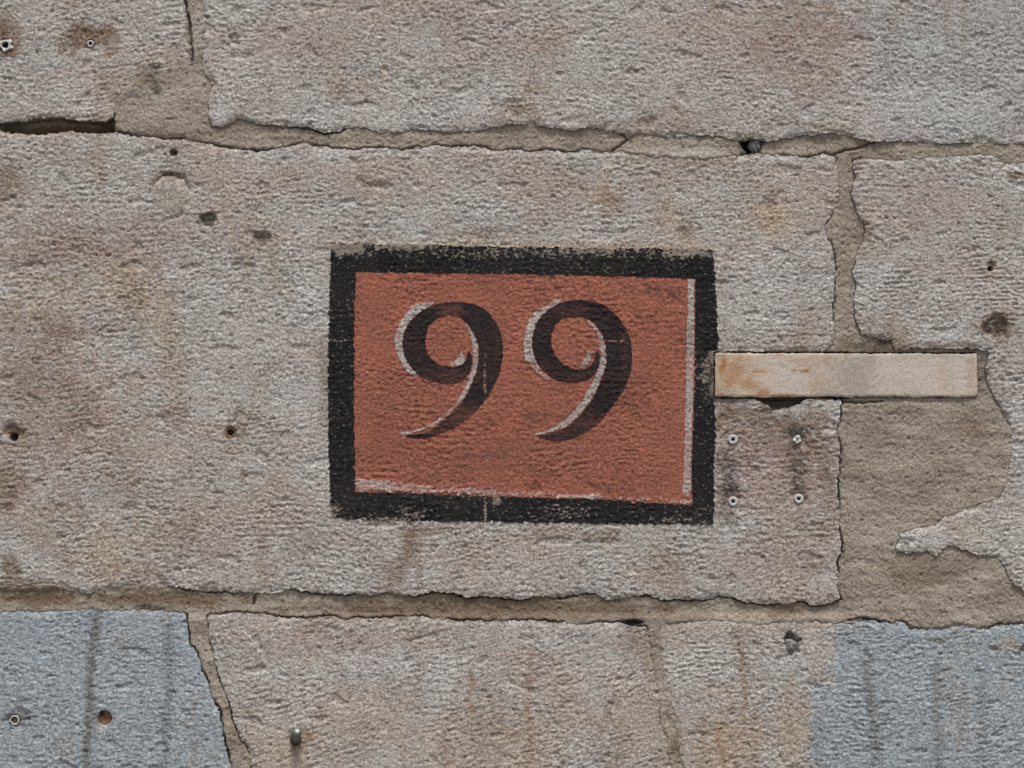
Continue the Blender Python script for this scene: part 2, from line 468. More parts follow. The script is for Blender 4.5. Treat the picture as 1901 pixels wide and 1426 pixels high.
# ------------------------------------------------------------------ stains, dirt and tints, some patches painting the shadow of holes and gaps
# (field, x, y, rx, ry, strength)
BLOBS = [
    ('stain', 165, 66, 50, 26, .55, 1), ('stain', 125, 84, 24, 24, .42, 1), ('stain', 204, 74, 20, 28, .42, 1), ('stain', 160, 68, 40, 18, .5), ('stain', 168, 72, 20, 12, .5),
    ('pale', 168, 96, 16, 10, .7), ('warm', 198, 104, 12, 8, .7), ('stain', 6, 70, 36, 34, .5, 1), ('stain', 4, 62, 24, 14, .4), ('stain', 18, 96, 22, 12, .7),
    ('stain', 10, 30, 22, 26, .35),
    ('dirt_shadow', 322, 284, 10, 10, .75), ('dirt_shadow', 322, 322, 30, 6, .6), ('stain', 320, 326, 40, 14, .35),  # first patch puts the small drilled hole's shadow into the colour
    ('dirt_shadow', 386, 408, 17, 13, .62, 1), ('moss', 384, 408, 16, 12, .5), ('dirt_shadow', 487, 441, 18, 8, .6, 1), ('stain', 488, 448, 20, 13, .5),
    ('dirt_shadow', 290, 398, 22, 6, .35), ('dirt_shadow', 285, 132, 14, 20, .5), ('moss', 288, 166, 12, 9, .6), ('stain', 258, 150, 24, 16, .35),
    ('stain', 22, 798, 22, 10, .75, 1), ('dirt_shadow', 26, 812, 10, 8, .9), ('stain', 38, 806, 12, 12, .7), ('warm', 40, 826, 16, 8, .5),  # second patch darkens the drilled hole with its inner shadow
    ('rust', 428, 804, 13, 12, .65), ('dirt_shadow', 428, 800, 8, 7, .9), ('stain', 445, 790, 16, 40, .35), ('stain', 452, 885, 9, 16, .5),  # second patch paints the shadow in the plug's bore
    ('stain', 425, 830, 12, 18, .3), ('stain', 470, 775, 14, 18, .4),
    ('warm', 230, 510, 60, 70, .5), ('warm', 300, 600, 45, 60, .35), ('stain', 110, 610, 45, 38, .35), ('warm', 130, 640, 55, 50, .3),
    ('stain', 150, 760, 50, 60, .3), ('warm', 180, 770, 60, 80, .3), ('pink', 65, 722, 12, 26, .5),
    ('stain', 10, 900, 38, 60, .5), ('stain', 20, 1060, 24, 42, .55), ('stain', 14, 330, 30, 34, .4), ('stain', 5, 350, 60, 30, .25),
    ('warm', 195, 1030, 60, 55, .5), ('stain', 330, 760, 26, 40, .3), ('warm', 280, 990, 40, 50, .25),
    ('stain', 762, 1010, 26, 40, .55), ('stain', 735, 1065, 30, 26, .45), ('stain', 800, 985, 60, 10, .4), ('stain', 1040, 990, 80, 12, .3),
    ('stain', 1120, 1000, 60, 22, .3), ('stain', 490, 1020, 18, 60, .25),
    ('warm', 1125, 360, 36, 45, .55), ('stain', 1135, 370, 26, 30, .4), ('warm', 1430, 400, 45, 48, .6), ('stain', 1425, 380, 22, 10, .45),
    ('warm', 1245, 400, 26, 45, .45), ('stain', 1275, 430, 20, 22, .45), ('warm', 1275, 447, 30, 12, .5), ('stain', 905, 430, 45, 16, .35),
    ('warm', 900, 442, 60, 9, .4), ('warm', 712, 130, 9, 18, .5), ('stain', 600, 690, 14, 60, .4), ('stain', 600, 760, 12, 60, .3),
    ('pink', 520, 70, 120, 45, .3), ('pink', 900, 90, 160, 60, .25), ('pink', 1480, 90, 130, 90, .4), ('pink', 1360, 50, 130, 60, .3),
    ('pink', 1500, 160, 60, 40, .3), ('pale', 700, 210, 260, 32, .35), ('pale', 440, 130, 60, 70, .3), ('pale', 1090, 195, 120, 34, .3),
    ('pale', 1720, 200, 200, 50, .4), ('pale', 590, 550, 120, 90, .18), ('pale', 590, 840, 50, 90, .3),
    ('pale', 408, 213, 24, 20, .8),
    ('dirt_shadow', 1450, 752, 42, 12, .85), ('dirt_shadow', 1480, 808, 20, 14, .6), ('stain', 1485, 850, 36, 70, .4), ('dirt_shadow', 1478, 868, 20, 28, .45),  # first patch paints the dark shadow inside the cavity under the strip
    ('dirt_shadow', 1482, 908, 14, 16, .5), ('dirt_shadow', 1355, 880, 22, 34, .4), ('stain', 1358, 912, 26, 16, .6), ('dirt_shadow', 1362, 905, 16, 14, .4),
    ('stain', 1350, 800, 20, 14, .5), ('dirt_shadow', 1352, 965, 18, 16, .35), ('pale', 1385, 965, 22, 24, .35), ('stain', 1345, 760, 26, 34, .45),
    ('warm', 1430, 870, 40, 32, .5), ('stain', 1400, 790, 110, 50, .25), ('stain', 1530, 850, 26, 60, .25), ('dirt_shadow', 1500, 970, 30, 26, .2),
    ('stain', 1510, 1050, 28, 26, .35),
    ('dirt_shadow', 1848, 605, 26, 20, .6), ('stain', 1846, 606, 40, 32, .7), ('stain', 1840, 492, 10, 8, .8), ('dirt_shadow', 1838, 499, 5, 5, .9),  # last patch paints the shadow inside a drilled hole
    ('warm', 1843, 511, 16, 6, .5), ('dirt_shadow', 1805, 645, 20, 10, .5), ('dirt_shadow', 1636, 622, 26, 20, .5), ('stain', 1610, 425, 12, 24, .4),
    ('stain', 1885, 325, 24, 8, .6), ('stain', 1655, 640, 40, 12, .5), ('stain', 1760, 640, 60, 8, .4), ('dirt_shadow', 1820, 700, 14, 44, .35),
    ('pale', 1845, 690, 16, 60, .4), ('pale', 1700, 1003, 70, 30, .6), ('pale', 1870, 990, 60, 60, .3), ('pale', 1885, 800, 22, 120, .4), ('warm', 1790, 990, 60, 26, .25),
    ('dirt_shadow', 30, 1334, 30, 17, .55), ('rust', 194, 1336, 14, 13, .9), ('pale', 190, 1350, 12, 5, .8), ('dirt_shadow', 548, 1374, 12, 10, .5),  # last patch paints the bolt's shadow at its foot
    ('rust', 572, 1365, 9, 6, .6), ('stain', 556, 1385, 20, 16, .35), ('dirt_shadow', 1468, 1188, 16, 14, .6), ('moss', 1466, 1182, 12, 8, .6),
    ('moss', 1738, 1188, 18, 7, .75), ('moss', 1000, 1440, 20, 10, .3),
    ('warm', 880, 1400, 120, 90, .35), ('warm', 1000, 1380, 60, 80, .35), ('warm', 1170, 1330, 50, 90, .3), ('warm', 1350, 1390, 70, 80, .55),
    ('warm', 1470, 1360, 30, 90, .4), ('stain', 1180, 1200, 40, 40, .3), ('warm', 520, 1400, 80, 60, .35), ('warm', 690, 1330, 110, 50, .15),
    ('stain', 780, 1060, 8, 40, .3), ('dirt_shadow', 660, 1100, 12, 5, .4), ('warm', 1240, 1390, 30, 60, .3),
    ('dirt_shadow', 435, 76, 14, 5, .6), ('dirt_shadow', 480, 55, 10, 4, .4), ('stain', 1200, 225, 22, 9, .5), ('dirt_shadow', 385, 30, 6, 5, .6),
    ('dirt_shadow', 1310, 965, 16, 18, .5), ('stain', 1000, 165, 30, 12, .25), ('pale', 610, 290, 26, 16, .4),
    # mortar
    ('stain', 300, 1112, 180, 18, .6), ('stain', 70, 1110, 90, 22, .8), ('dirt_shadow', 280, 1128, 40, 8, .5), ('stain', 900, 1130, 420, 26, .6),  # brown along the lower joint paints its shadow as well as grime
    ('stain', 1450, 1135, 60, 10, .5), ('dirt_shadow', 1172, 1156, 26, 7, .85), ('dirt_shadow', 1395, 268, 26, 16, .8), ('moss', 1390, 268, 30, 20, .6),  # shadow painted into the two hollows of the mortar
    ('stain', 200, 240, 26, 12, .7), ('stain', 90, 240, 130, 10, .8), ('pale', 1280, 285, 100, 26, .8), ('pale', 1480, 270, 40, 14, .2),
    ('stain', 1700, 1060, 90, 50, .28), ('stain', 1740, 880, 60, 60, .15), ('dirt_shadow', 1690, 760, 40, 12, .25), ('stain', 1800, 790, 40, 30, .4),
    ('pale', 290, 190, 80, 30, .35), ('pale', 365, 60, 16, 60, .6), ('pale', 1140, 248, 40, 10, .2), ('stain', 950, 205, 26, 14, .35),
    ('moss', 1856, 1160, 8, 6, .8), ('stain', 1575, 640, 30, 14, .4), ('dirt_shadow', 1600, 645, 40, 8, .4), ('dirt_shadow', 1314, 698, 20, 56, .75),
    ('pale', 490, 560, 150, 130, .28), ('pale', 780, 1230, 160, 40, .3), ('pale', 560, 1260, 60, 60, .25), ('pale', 1400, 560, 110, 80, .3),
    ('pale', 1300, 1220, 60, 50, .35), ('stain', 60, 700, 90, 160, .26), ('stain', 110, 480, 120, 60, .22), ('stain', 330, 1000, 60, 50, .22), ('stain', 560, 1010, 50, 60, .2), ('warm', 90, 560, 80, 60, .35), ('stain', 230, 880, 60, 80, .22), ('stain', 90, 980, 60, 60, .25),
    ('smear', 300, 140, 70, 40, .8), ('smear', 240, 175, 40, 26, .7), ('smear', 392, 160, 18, 30, .5), ('smear', 1215, 292, 60, 14, .9, 1),
    ('smear', 1300, 298, 70, 17, .95, 1), ('smear', 1180, 244, 40, 18, .9), ('smear', 962, 216, 52, 24, 1.0), ('smear', 975, 190, 16, 22, .7), ('smear', 1212, 1215, 30, 60, .85),
    ('smear', 1228, 1310, 24, 90, .75), ('smear', 1248, 1400, 26, 60, .75), ('smear', 1215, 1175, 50, 16, .8), ('smear', 1860, 800, 22, 60, .55),
    ('smear', 1870, 900, 20, 50, .5), ('smear', 1640, 632, 50, 22, .7), ('smear', 1604, 430, 20, 50, .6), ('smear', 1840, 700, 22, 60, .6),
    ('smear', 1308, 700, 22, 46, .9), ('smear', 1870, 1200, 36, 18, .6), ('smear', 30, 1085, 50, 14, .7), ('smear', 1545, 244, 46, 18, 1.0),
    ('smear', 1450, 1162, 160, 8, .7), ('smear', 316, 360, 34, 36, .5, 1), ('smear', 350, 60, 12, 60, .5),
    ('dirt_shadow', 1480, 800, 26, 16, .55), ('dirt_shadow', 1478, 850, 22, 40, .42), ('dirt_shadow', 1352, 885, 26, 44, .42), ('dirt_shadow', 1360, 908, 22, 14, .5), ('dirt_shadow', 1450, 772, 44, 16, .35),  # last patch paints the shading gradient below the cavity
    ('stain', 1440, 800, 110, 50, .3), ('dirt_shadow', 1345, 950, 26, 26, .3), ('dirt_shadow', 1540, 840, 22, 60, .22), ('stain', 1400, 770, 60, 22, .4), ('stain', 1510, 780, 46, 34, .4), ('pink', 1450, 860, 120, 110, .75), ('stain', 1385, 850, 34, 26, .35),
    ('stain', 1345, 850, 18, 90, .35), ('stain', 1540, 940, 20, 80, .3), ('pink', 1400, 1040, 140, 50, .35), ('pink', 100, 760, 160, 200, .3),
    ('pink', 300, 440, 130, 60, .3), ('pink', 140, 450, 140, 60, .3), ('pink', 1700, 380, 120, 60, .3), ('pink', 640, 1190, 200, 30, .4),
    ('pink', 420, 990, 100, 60, .3), ('pink', 1020, 350, 90, 40, .3), ('pink', 850, 60, 60, 80, .25), ('stain', 250, 560, 40, 90, .22),
    ('stain', 1480, 40, 120, 60, .2), ('stain', 1140, 1390, 50, 60, .2), ('stain', 900, 1330, 60, 90, .2),
    ('pale', 1240, 1250, 20, 60, .5), ('stain', 1255, 1390, 14, 30, .4),
]
# tinted areas with a firm outline (different bedding of the stone): field, polygon, strength, edge softness
AREAS = [
    ('blue', [(-560, 1125), (352, 1125), (480, 1560), (480, 1900), (-560, 1900)], .80, 10),
    ('blue', [(1553, 1150), (1600, 1140), (2250, 1140), (2250, 1900), (1508, 1900), (1506, 1275), (1545, 1268)], .80, 12),
    ('blue', [(1602, -420), (2300, -420), (2300, 275), (1660, 262), (1604, 170)], .22, 12),
]
# streaks: field, polyline, width, strength
STREAKS = [
    ('dirt_shadow', [(180, 1138), (172, 1200), (168, 1260), (166, 1330), (158, 1426), (156, 1500)], 8, .5),
    ('moss', [(180, 1138), (168, 1250), (160, 1426)], 5, .3),
    ('dirt_shadow', [(313, 1150), (314, 1290), (310, 1340), (305, 1426)], 8, .38),
    ('dirt_shadow', [(1608, 1210), (1612, 1260), (1622, 1330), (1626, 1426)], 9, .4),
    ('dirt_shadow', [(1738, 1240), (1740, 1340), (1742, 1426)], 9, .4),
    ('dirt_shadow', [(1822, 1260), (1826, 1426)], 8, .3),
    ('rust', [(1371, 1192), (1376, 1215), (1378, 1250), (1384, 1285), (1382, 1312)], 3.0, .65),
    ('rust', [(1332, 1345), (1334, 1375), (1344, 1410), (1346, 1440)], 4, .45),
    ('rust', [(872, 1250), (877, 1275), (866, 1300), (880, 1320)], 5, .5),
    ('rust', [(985, 1210), (984, 1290), (980, 1330), (988, 1380), (984, 1440)], 6, .4),
    ('rust', [(828, 1350), (830, 1440)], 7, .3),
    ('rust', [(748, 1370), (752, 1426)], 5, .2),
    ('stain', [(1305, 1330), (1308, 1440)], 5, .3),
    ('dirt_shadow', [(345, 5), (352, 40), (350, 55), (356, 80), (357, 112)], 2.6, .75),
    ('warm', [(618, 452), (900, 453), (1150, 457), (1322, 462)], 7, .55),
    ('pale', [(618, 449), (800, 452)], 4, .5),
]


GAIN = {'stain': 1.45, 'warm': 1.1, 'pink': 1.5, 'rust': 1.25, 'dirt_shadow': 1.2, 'pale': 1.1}


def fields(px, py, names):
    """evaluate the stain fields at points"""
    px = np.asarray(px, np.float32)
    py = np.asarray(py, np.float32)
    n1 = perlin(px / 34, py / 30, 11)
    n2 = perlin(px / 13, py / 10, 12)
    n3 = perlin(px / 5.5, py / 4.5, 13)
    nn = 0.5 * n1 + 0.38 * n2 + 0.26 * n3
    out = {k: np.zeros(px.shape, np.float32) for k in names}
    for f, x, y, rx, ry, s, *firm in BLOBS:
        if f not in out:
            continue
        m = (np.abs(px - x) < rx * 1.9 + 4) & (np.abs(py - y) < ry * 1.9 + 4)
        if not m.any():
            continue
        r = np.hypot((px[m] - x) / rx, (py[m] - y) / ry)
        g = GAIN.get(f, 1.0)
        v = min(1.0, s * g) * (sstep(1.12, 0.8, r + 0.5 * nn[m]) if firm else sstep(1.25, 0.35, r + 0.75 * nn[m]))
        out[f][m] = np.maximum(out[f][m], v) + 0.35 * np.minimum(out[f][m], v)
    for f, poly, s, soft in AREAS:
        if f not in out:
            continue
        d = sdf(poly, px, py) + 16 * nn
        out[f] = np.maximum(out[f], s * sstep(-soft, soft, d))
    for f, pts, w, s in STREAKS:
        if f not in out:
            continue
        P = np.array(pts)
        m = (px > P[:, 0].min() - 30) & (px < P[:, 0].max() + 30) & (py > P[:, 1].min() - 30) & (py < P[:, 1].max() + 30)
        if not m.any():
            continue
        d = dpoly(pts, px[m] + 5 * n2[m], py[m])
        v = s * sstep(1.9, 0.2, d / w + 0.9 * nn[m])
        out[f][m] = np.maximum(out[f][m], v)
    return {k: np.clip(v, 0, 1) for k, v in out.items()}


STONE_F = ['stain', 'rust', 'dirt_shadow', 'blue', 'warm', 'pale', 'moss', 'pink', 'smear']
MORTAR_F = ['stain', 'rust', 'dirt_shadow', 'pale', 'moss']

# ------------------------------------------------------------------ the blocks of the wall, outlines in wall pixels
P_A = [(-600, -420), (345, -420), (342, 0), (350, 40), (352, 112), (325, 122), (300, 128), (270, 138), (246, 158), (226, 176), (212, 190),
       (210, 214), (196, 226), (150, 224), (112, 217), (70, 219), (30, 224), (-10, 226), (-600, 222)]
P_B = [(378, -420), (2300, -420), (2300, 268), (1901, 267), (1800, 265), (1750, 268), (1690, 262), (1620, 262), (1575, 254), (1548, 248),
       (1530, 249), (1510, 252), (1490, 252), (1440, 260), (1412, 262), (1395, 258), (1375, 262), (1345, 255), (1300, 250), (1280, 250),
       (1262, 255), (1230, 256), (1200, 250), (1185, 248), (1172, 251), (1150, 248), (1115, 238), (1090, 236), (1060, 242), (1030, 238),
       (1000, 234), (985, 232), (960, 231), (935, 233), (920, 236), (890, 243), (830, 245), (790, 240), (760, 240), (730, 248), (705, 248),
       (690, 240), (665, 235), (640, 238), (625, 245), (600, 247), (575, 235), (540, 235), (480, 230), (440, 222), (420, 236), (395, 233),
       (386, 214), (388, 180), (398, 158), (380, 138), (376, 100), (378, 40)]
P_C = [(-700, 250), (0, 243), (50, 250), (100, 247), (130, 243), (160, 247), (210, 247), (250, 252), (300, 257), (340, 260), (385, 268),
       (420, 275), (480, 280), (530, 275), (560, 265), (590, 272), (640, 277), (655, 280), (680, 275), (730, 275), (745, 280), (800, 270),
       (850, 273), (890, 272), (905, 280), (960, 278), (985, 282), (1025, 278), (1060, 285), (1080, 278), (1110, 284), (1145, 282),
       (1200, 288), (1262, 291), (1320, 291), (1360, 290), (1385, 288), (1400, 285), (1450, 288), (1480, 290), (1500, 293), (1530, 288),
       (1552, 291), (1558, 340), (1555, 380), (1542, 400), (1532, 416), (1536, 440), (1546, 462), (1550, 500), (1546, 560), (1545, 590),
       (1550, 602), (1550, 620), (1545, 640), (1530, 651), (1480, 652), (1316, 651), (1320, 700), (1318, 741), (1402, 741), (1420, 752),
       (1450, 759), (1478, 753), (1496, 742), (1561, 743), (1560, 770), (1553, 800), (1560, 835), (1558, 880), (1553, 890), (1557, 930), (1558, 1000),
       (1562, 1025), (1552, 1040), (1555, 1080), (1558, 1112), (1545, 1120), (1520, 1123), (1500, 1119), (1485, 1115), (1470, 1121),
       (1420, 1121), (1390, 1118), (1360, 1109), (1335, 1107), (1310, 1113), (1265, 1112), (1230, 1113), (1200, 1105), (1175, 1103),
       (1155, 1112), (1125, 1112), (1105, 1103), (1085, 1101), (1060, 1107), (1030, 1110), (1005, 1107), (970, 1112), (930, 1110),
       (870, 1107), (855, 1102), (825, 1101), (800, 1099), (770, 1106), (735, 1104), (710, 1100), (690, 1106), (660, 1101), (640, 1103),
       (600, 1100), (560, 1097), (540, 1091), (520, 1097), (500, 1103), (450, 1101), (420, 1097), (375, 1100), (345, 1092), (300, 1086),
       (240, 1088), (195, 1093), (165, 1102), (130, 1096), (110, 1084), (60, 1086), (30, 1095), (-20, 1092), (-700, 1090)]
P_D = [(-500, 1136), (0, 1136), (60, 1135), (150, 1134), (200, 1135), (270, 1132), (330, 1138), (345, 1141), (350, 1195), (365, 1212),
       (375, 1246), (387, 1266), (394, 1296), (407, 1326), (412, 1360), (421, 1400), (428, 1426), (470, 1560), (470, 1850), (-500, 1850)]
P_E = [(384, 1141), (440, 1137), (480, 1139), (510, 1146), (570, 1148), (620, 1145), (640, 1148), (700, 1149), (745, 1146), (770, 1145),
       (800, 1148), (850, 1153), (910, 1153), (960, 1153), (1000, 1154), (1050, 1157), (1085, 1161), (1110, 1157), (1150, 1155),
       (1166, 1162), (1198, 1166), (1210, 1200), (1219, 1260), (1227, 1330), (1236, 1360), (1244, 1400), (1250, 1440), (1260, 1600),
       (1260, 1850), (505, 1850), (505, 1560), (468, 1420), (460, 1387), (448, 1374), (434, 1333), (426, 1300), (409, 1262), (397, 1222),
       (387, 1182)]
P_F = [(1228, 1160), (1261, 1155), (1330, 1152), (1380, 1157), (1420, 1160), (1460, 1155), (1500, 1155), (1560, 1159), (1590, 1155),
       (1610, 1150), (1640, 1157), (1675, 1155), (1690, 1168), (1740, 1168), (1780, 1160), (1830, 1167), (1860, 1160), (1901, 1158),
       (2200, 1160), (2200, 1850), (1300, 1850), (1300, 1600), (1268, 1426), (1257, 1370), (1246, 1320), (1240, 1280), (1231, 1230),
       (1224, 1190)]
P_G = [(1585, 299), (1610, 292), (1650, 298), (1700, 295), (1750, 292), (1800, 288), (1840, 290), (1865, 305), (1901, 303), (2500, 300),
       (2500, 1110), (1930, 1110), (1901, 1098), (1885, 1085), (1870, 1065), (1865, 1050), (1850, 1030), (1830, 1032), (1810, 1028),
       (1770, 1013), (1750, 1020), (1738, 1034), (1720, 1025), (1690, 1028), (1666, 1025), (1664, 1014), (1672, 990), (1700, 980),
       (1740, 975), (1750, 962), (1770, 955), (1790, 945), (1830, 935), (1855, 925), (1866, 900), (1876, 860), (1880, 815), (1875, 790),
       (1860, 760), (1840, 730), (1829, 690), (1836, 652), (1800, 648), (1730, 646), (1690, 648), (1662, 650), (1654, 634), (1600, 622),
       (1590, 598), (1584, 554), (1592, 530), (1582, 505), (1592, 470), (1602, 445), (1606, 418), (1593, 401), (1581, 364), (1589, 323),
       (1584, 310)]


def rect(x0, y0, x1, y1):
    return [(x0, y0), (x1, y0), (x1, y1), (x0, y1)]


# outline, base height, slope of the tooling, label, name seed
STONES = [
    (P_C, 0.0, 0.02, 'long grey-pink block carrying the painted number', 1),
    (P_B, 2.5, -0.10, 'wide block of the upper course above the painted number', 2),
    (P_A, 1.0, 0.10, 'upper block with two brown-stained plug holes', 3),
    (P_G, 5.0, 0.03, 'block with a broken lower corner beside the beige strip', 4),
    (P_D, 0.5, 0.06, 'blue-grey block of the lower course', 5),
    (P_E, 0.0, 0.20, 'lower block with faint rust streaks and a bolt', 6),
    (P_F, 0.5, 0.03, 'lower block, warm on one side and blue-grey on the other', 7),
]
k = 8
for y0, y1, cuts in ((-900, -455, (-1100, -240, 880, 1900, 3000)), (-420, 228, (-1100, -635)), (-420, 262, (2335, 3000)),
                     (255, 1095, (-1100, -735)), (302, 1120, (2535, 3000)), (1138, 1850, (-1100, -535)), (1160, 1850, (2235, 3000)),
                     (1885, 2600, (-1100, -300, 700, 1750, 3000)), (2635, 3350, (-1100, 200, 1300, 2300, 3000)),
                     (3385, 4113, (-1100, -400, 800, 1900, 3000))):
    for a, b in zip(cuts[:-1], cuts[1:]):
        STONES.append((rect(a + (17 if a > X0 else 12), y0 + (12 if y0 == -900 else 0), b - (17 if b < X1 else 12), y1 - (12 if y1 > 4000 else 0)),
                       1.0, 0.04, None, k))
        k += 1

# drilled holes and dents: x, y, radius, depth, raggedness
HOLES = [
    (10, 84, 9.5, 26, .25), (168, 80, 6, 18, .3), (322, 283.5, 6.5, 15, .12), (386, 409, 14, 8, .4), (488, 443, 14, 7, .4),
    (316, 322, 20, 2.5, .6), (25, 812, 7.5, 26, .15), (20, 800, 12, 5, .4), (36, 805, 9, 5, .4), (428, 803, 10.5, 8, .2), (428, 803, 6, 18, .2),
    (1361, 816, 5.0, 24, 0), (1480, 816, 7, 10, .3), (1361, 931, 5.0, 24, 0), (1483, 926, 5.0, 24, 0),
    (1361, 817, 15, 2.5, .5), (1480, 818, 17, 4, .5), (1362, 930, 15, 2.5, .5), (1483, 925, 14, 3, .5), (1475, 835, 12, 2, .6), (1840, 494, 8, 4, .4), (1838, 499, 4.5, 20, .1), (1848, 606, 22, 7, .4), (1848, 612, 11, 5, .5), (27, 1337, 9, 18, .2), (34, 1330, 17, 4, .5),
    (194.5, 1333, 13, 12, .05), (190, 1325, 5, 16, .3), (548, 1372, 11, 5, .3), (1468, 1192, 13, 9, .7), (1467, 1184, 9, 5, .5), (715, 131, 5, 3, .4), (680, 188, 3.5, 6, .3),
    (435, 76, 10, 4, .7), (950, 200, 16, 3, .6), (1901, 1204, 6, 9, .3), (1844, 1206, 6, 4, .4),
    (285, 132, 9, 4, .6), (288, 167, 7, 4, .4), (930, 770, 0.1, 0, 0), (1204, 228, 12, 4, .6), (1035, 540, 7, 3, .5),
    (1205, 540, 9, 2, .6), (1250, 560, 10, 2, .6), (995, 905, 9, 3, .6), (1098, 908, 10, 3, .5), (862, 920, 5, 3, .5), (330, 1058, 5, 4, .4),
    (660, 302, 7, 3, .5), (705, 345, 9, 3, .6), (770, 288, 7, 3, .5), (1425, 380, 13, 3, .5), (1320, 1075, 7, 4, .4), (1365, 1186, 5, 3, .5),
]


def dents(X, Y):
    h = np.zeros(X.shape, np.float32)
    for x, y, r, d, rag in HOLES:
        if d == 0:
            continue
        R = r * 2 + 6
        m = (np.abs(X - x) < R) & (np.abs(Y - y) < R)
        if not m.any():
            continue
        rr = np.hypot(X[m] - x, Y[m] - y)
        rr = rr * (1 + rag * perlin(X[m] / (r * 0.9), Y[m] / (r * 0.9), 31))
        e = 0.5 if d < 5.5 else (0.82 if rag > 0.2 else 0.88)
        h[m] -= d * sstep(r * (2.05 - e) if d < 5.5 else r * (2.0 - e) - 0, r * e, rr)
    return h


def edge_noise(X, Y, seed):
    return (2.4 * perlin(X / 34, Y / 34, seed + 40) + 2.0 * perlin(X / 13, Y / 13, seed + 41) + 2.2 * perlin(X / 6, Y / 5.5, seed + 42))


def stone_height(X, Y, phi, base, slope, seed):
    rs = np.random.RandomState(seed * 17)
    k1, k2, k3 = 0.75 + 0.5 * rs.rand(), 0.8 + 0.4 * rs.rand(), 0.7 + 0.9 * rs.rand()
    w = 24 * perlin(X / 300, Y / 260, seed + 70)
    xw = X + 10 * perlin(X / 90, Y / 70, seed + 71)
    yw = Y + w + slope * X
    r1 = perlin(xw / 26, yw / 10, seed + 72)
    r2 = perlin(xw / 11.5 / k1, yw / 5.6, seed + 73)
    r3 = perlin(X / 6.4, Y / 4.8, seed + 74)
    r4 = perlin(xw / 8 + 3, yw / 5.6, seed + 79)
    grit = perlin(X / 4.6, Y / 4.2, seed + 83)
    # rows left by the mason's tool, broken along their length
    per = 11.5 * k2
    rows = np.sin(yw * (2 * np.pi / per) + 2.4 * perlin(X / 70, Y / 34, seed + 81))
    rows = rows * sstep(-0.35, 0.35, perlin(X / 34, Y / 11, seed + 84)) * sstep(-0.3, 0.4, perlin(X / 150, Y / 80, seed + 82))
    worn = sstep(-0.45, 0.35, perlin(X / 120, Y / 85, seed + 75))      # rubbed smooth in places
    rough = (0.45 + 0.65 * worn) * (0.6 * r1 + 0.95 * k3 * rows + 1.2 * r2 + 0.95 * r4) + (0.75 + 0.3 * worn) * (1.05 * r3 + 0.7 * grit)
    big = 3.6 * perlin(X / 420, Y / 300, seed + 76) + 1.8 * perlin(X / 120, Y / 90, seed + 77)
    rough = rough * {1: 1.0, 2: 0.92, 3: 0.95, 4: 1.0, 5: 0.8, 6: 0.88, 7: 1.0}.get(seed, 1.0)
    open_pores = 1.0
    if seed == 1:
        painted = sstep(-4, 6, sdf(rect(612, 455, 1328, 970), X, Y))
        rough = rough * (1 - 0.12 * painted)
        open_pores = 1 - 0.75 * painted
    pit = perlin(X / 15, Y / 10, seed + 78)
    rough = rough - 2.8 * sstep(0.55, 0.8, pit) * open_pores
    chip = perlin(X / 46, Y / 30, seed + 85)
    rough = rough - 2.4 * sstep(0.50, 0.64, chip) * open_pores
    if seed == 1:      # a round filling, smoother than the stone about it
        d = np.hypot(X - 316, (Y - 360) * 1.03) + 4 * perlin(X / 16, Y / 16, 87)
        rough = rough * (1 - 0.6 * sstep(36, 31, d)) - 5.5 * np.exp(-((d - 36) / 3.4) ** 2) * sstep(400, 335, Y) + 1.0 * sstep(34, 26, d)
    h = base + rough + big
    e = np.clip(phi, 0, 15) / 15
    drop = np.clip(2.6 + 3.4 * perlin(X / 50, Y / 40, seed + 80) + 1.5 * perlin(X / 17, Y / 14, seed + 86), 0.3, 7)
    h = h - drop * (1 - e) ** 2.6
    return h + dents(X, Y)


# ------------------------------------------------------------------ wall root
wall = empty('stone_wall', (0.0, 0.0, 0.0))
tag(wall, 'weathered grey-pink sandstone block wall with patched sandy mortar joints', 'wall')

NXT, NYT = len(XS), len(YS)
S_ALL = np.full((NYT, NXT), -1e4, np.float32)      # signed distance to the nearest block
H_C = None
for poly, base, slope, label, seed in STONES:
    P = np.array(poly)
    r = rng(P[:, 0].min() - 40, P[:, 1].min() - 40, P[:, 0].max() + 40, P[:, 1].max() + 40)
    X, Y = sub(r)
    phi = sdf(poly, X, Y) + edge_noise(X, Y, seed)
    i0, i1, j0, j1 = r
    S_ALL[j0:j1, i0:i1] = np.maximum(S_ALL[j0:j1, i0:i1], phi)
    if label is not None and seed == 1:
        # nothing ragged at the slot cut for the strip
        pass
    h = stone_height(X, Y, phi, base, slope, seed)
    if seed == 1:
        H_C, PHI_C, R_C = h, phi, r
    V, T, B = clip_grid(r, phi, h)
    at_n = len(V)
    V, T = skirt(V, T, B, 46)
    at = fields(V[:, 0], V[:, 1], STONE_F) if label else {}
    o = link_mesh('stone', to_world(V), T, M_STONE, wall, at)
    if label:
        o['label'] = label


def height_at(px, py):
    i0, i1, j0, j1 = R_C
    return float(H_C[np.searchsorted(YS[j0:j1], py), np.searchsorted(XS[i0:i1], px)])


# ------------------------------------------------------------------ mortar
# zones where a shrinkage crack runs between mortar and block
CRACKS = [(205, 235, 640, 290, 1.0), (640, 262, 1170, 292, .75), (1375, 280, 1600, 300, .9), (1545, 735, 1572, 1128, 1.5),
          (300, 1085, 1560, 1130, .95), (380, 1130, 1240, 1172, .8), (340, 1140, 480, 1440, 1.0), (1590, 1140, 1901, 1175, .6),
          (1525, 400, 1555, 655, .8), (-40, 215, 208, 250, .6)]


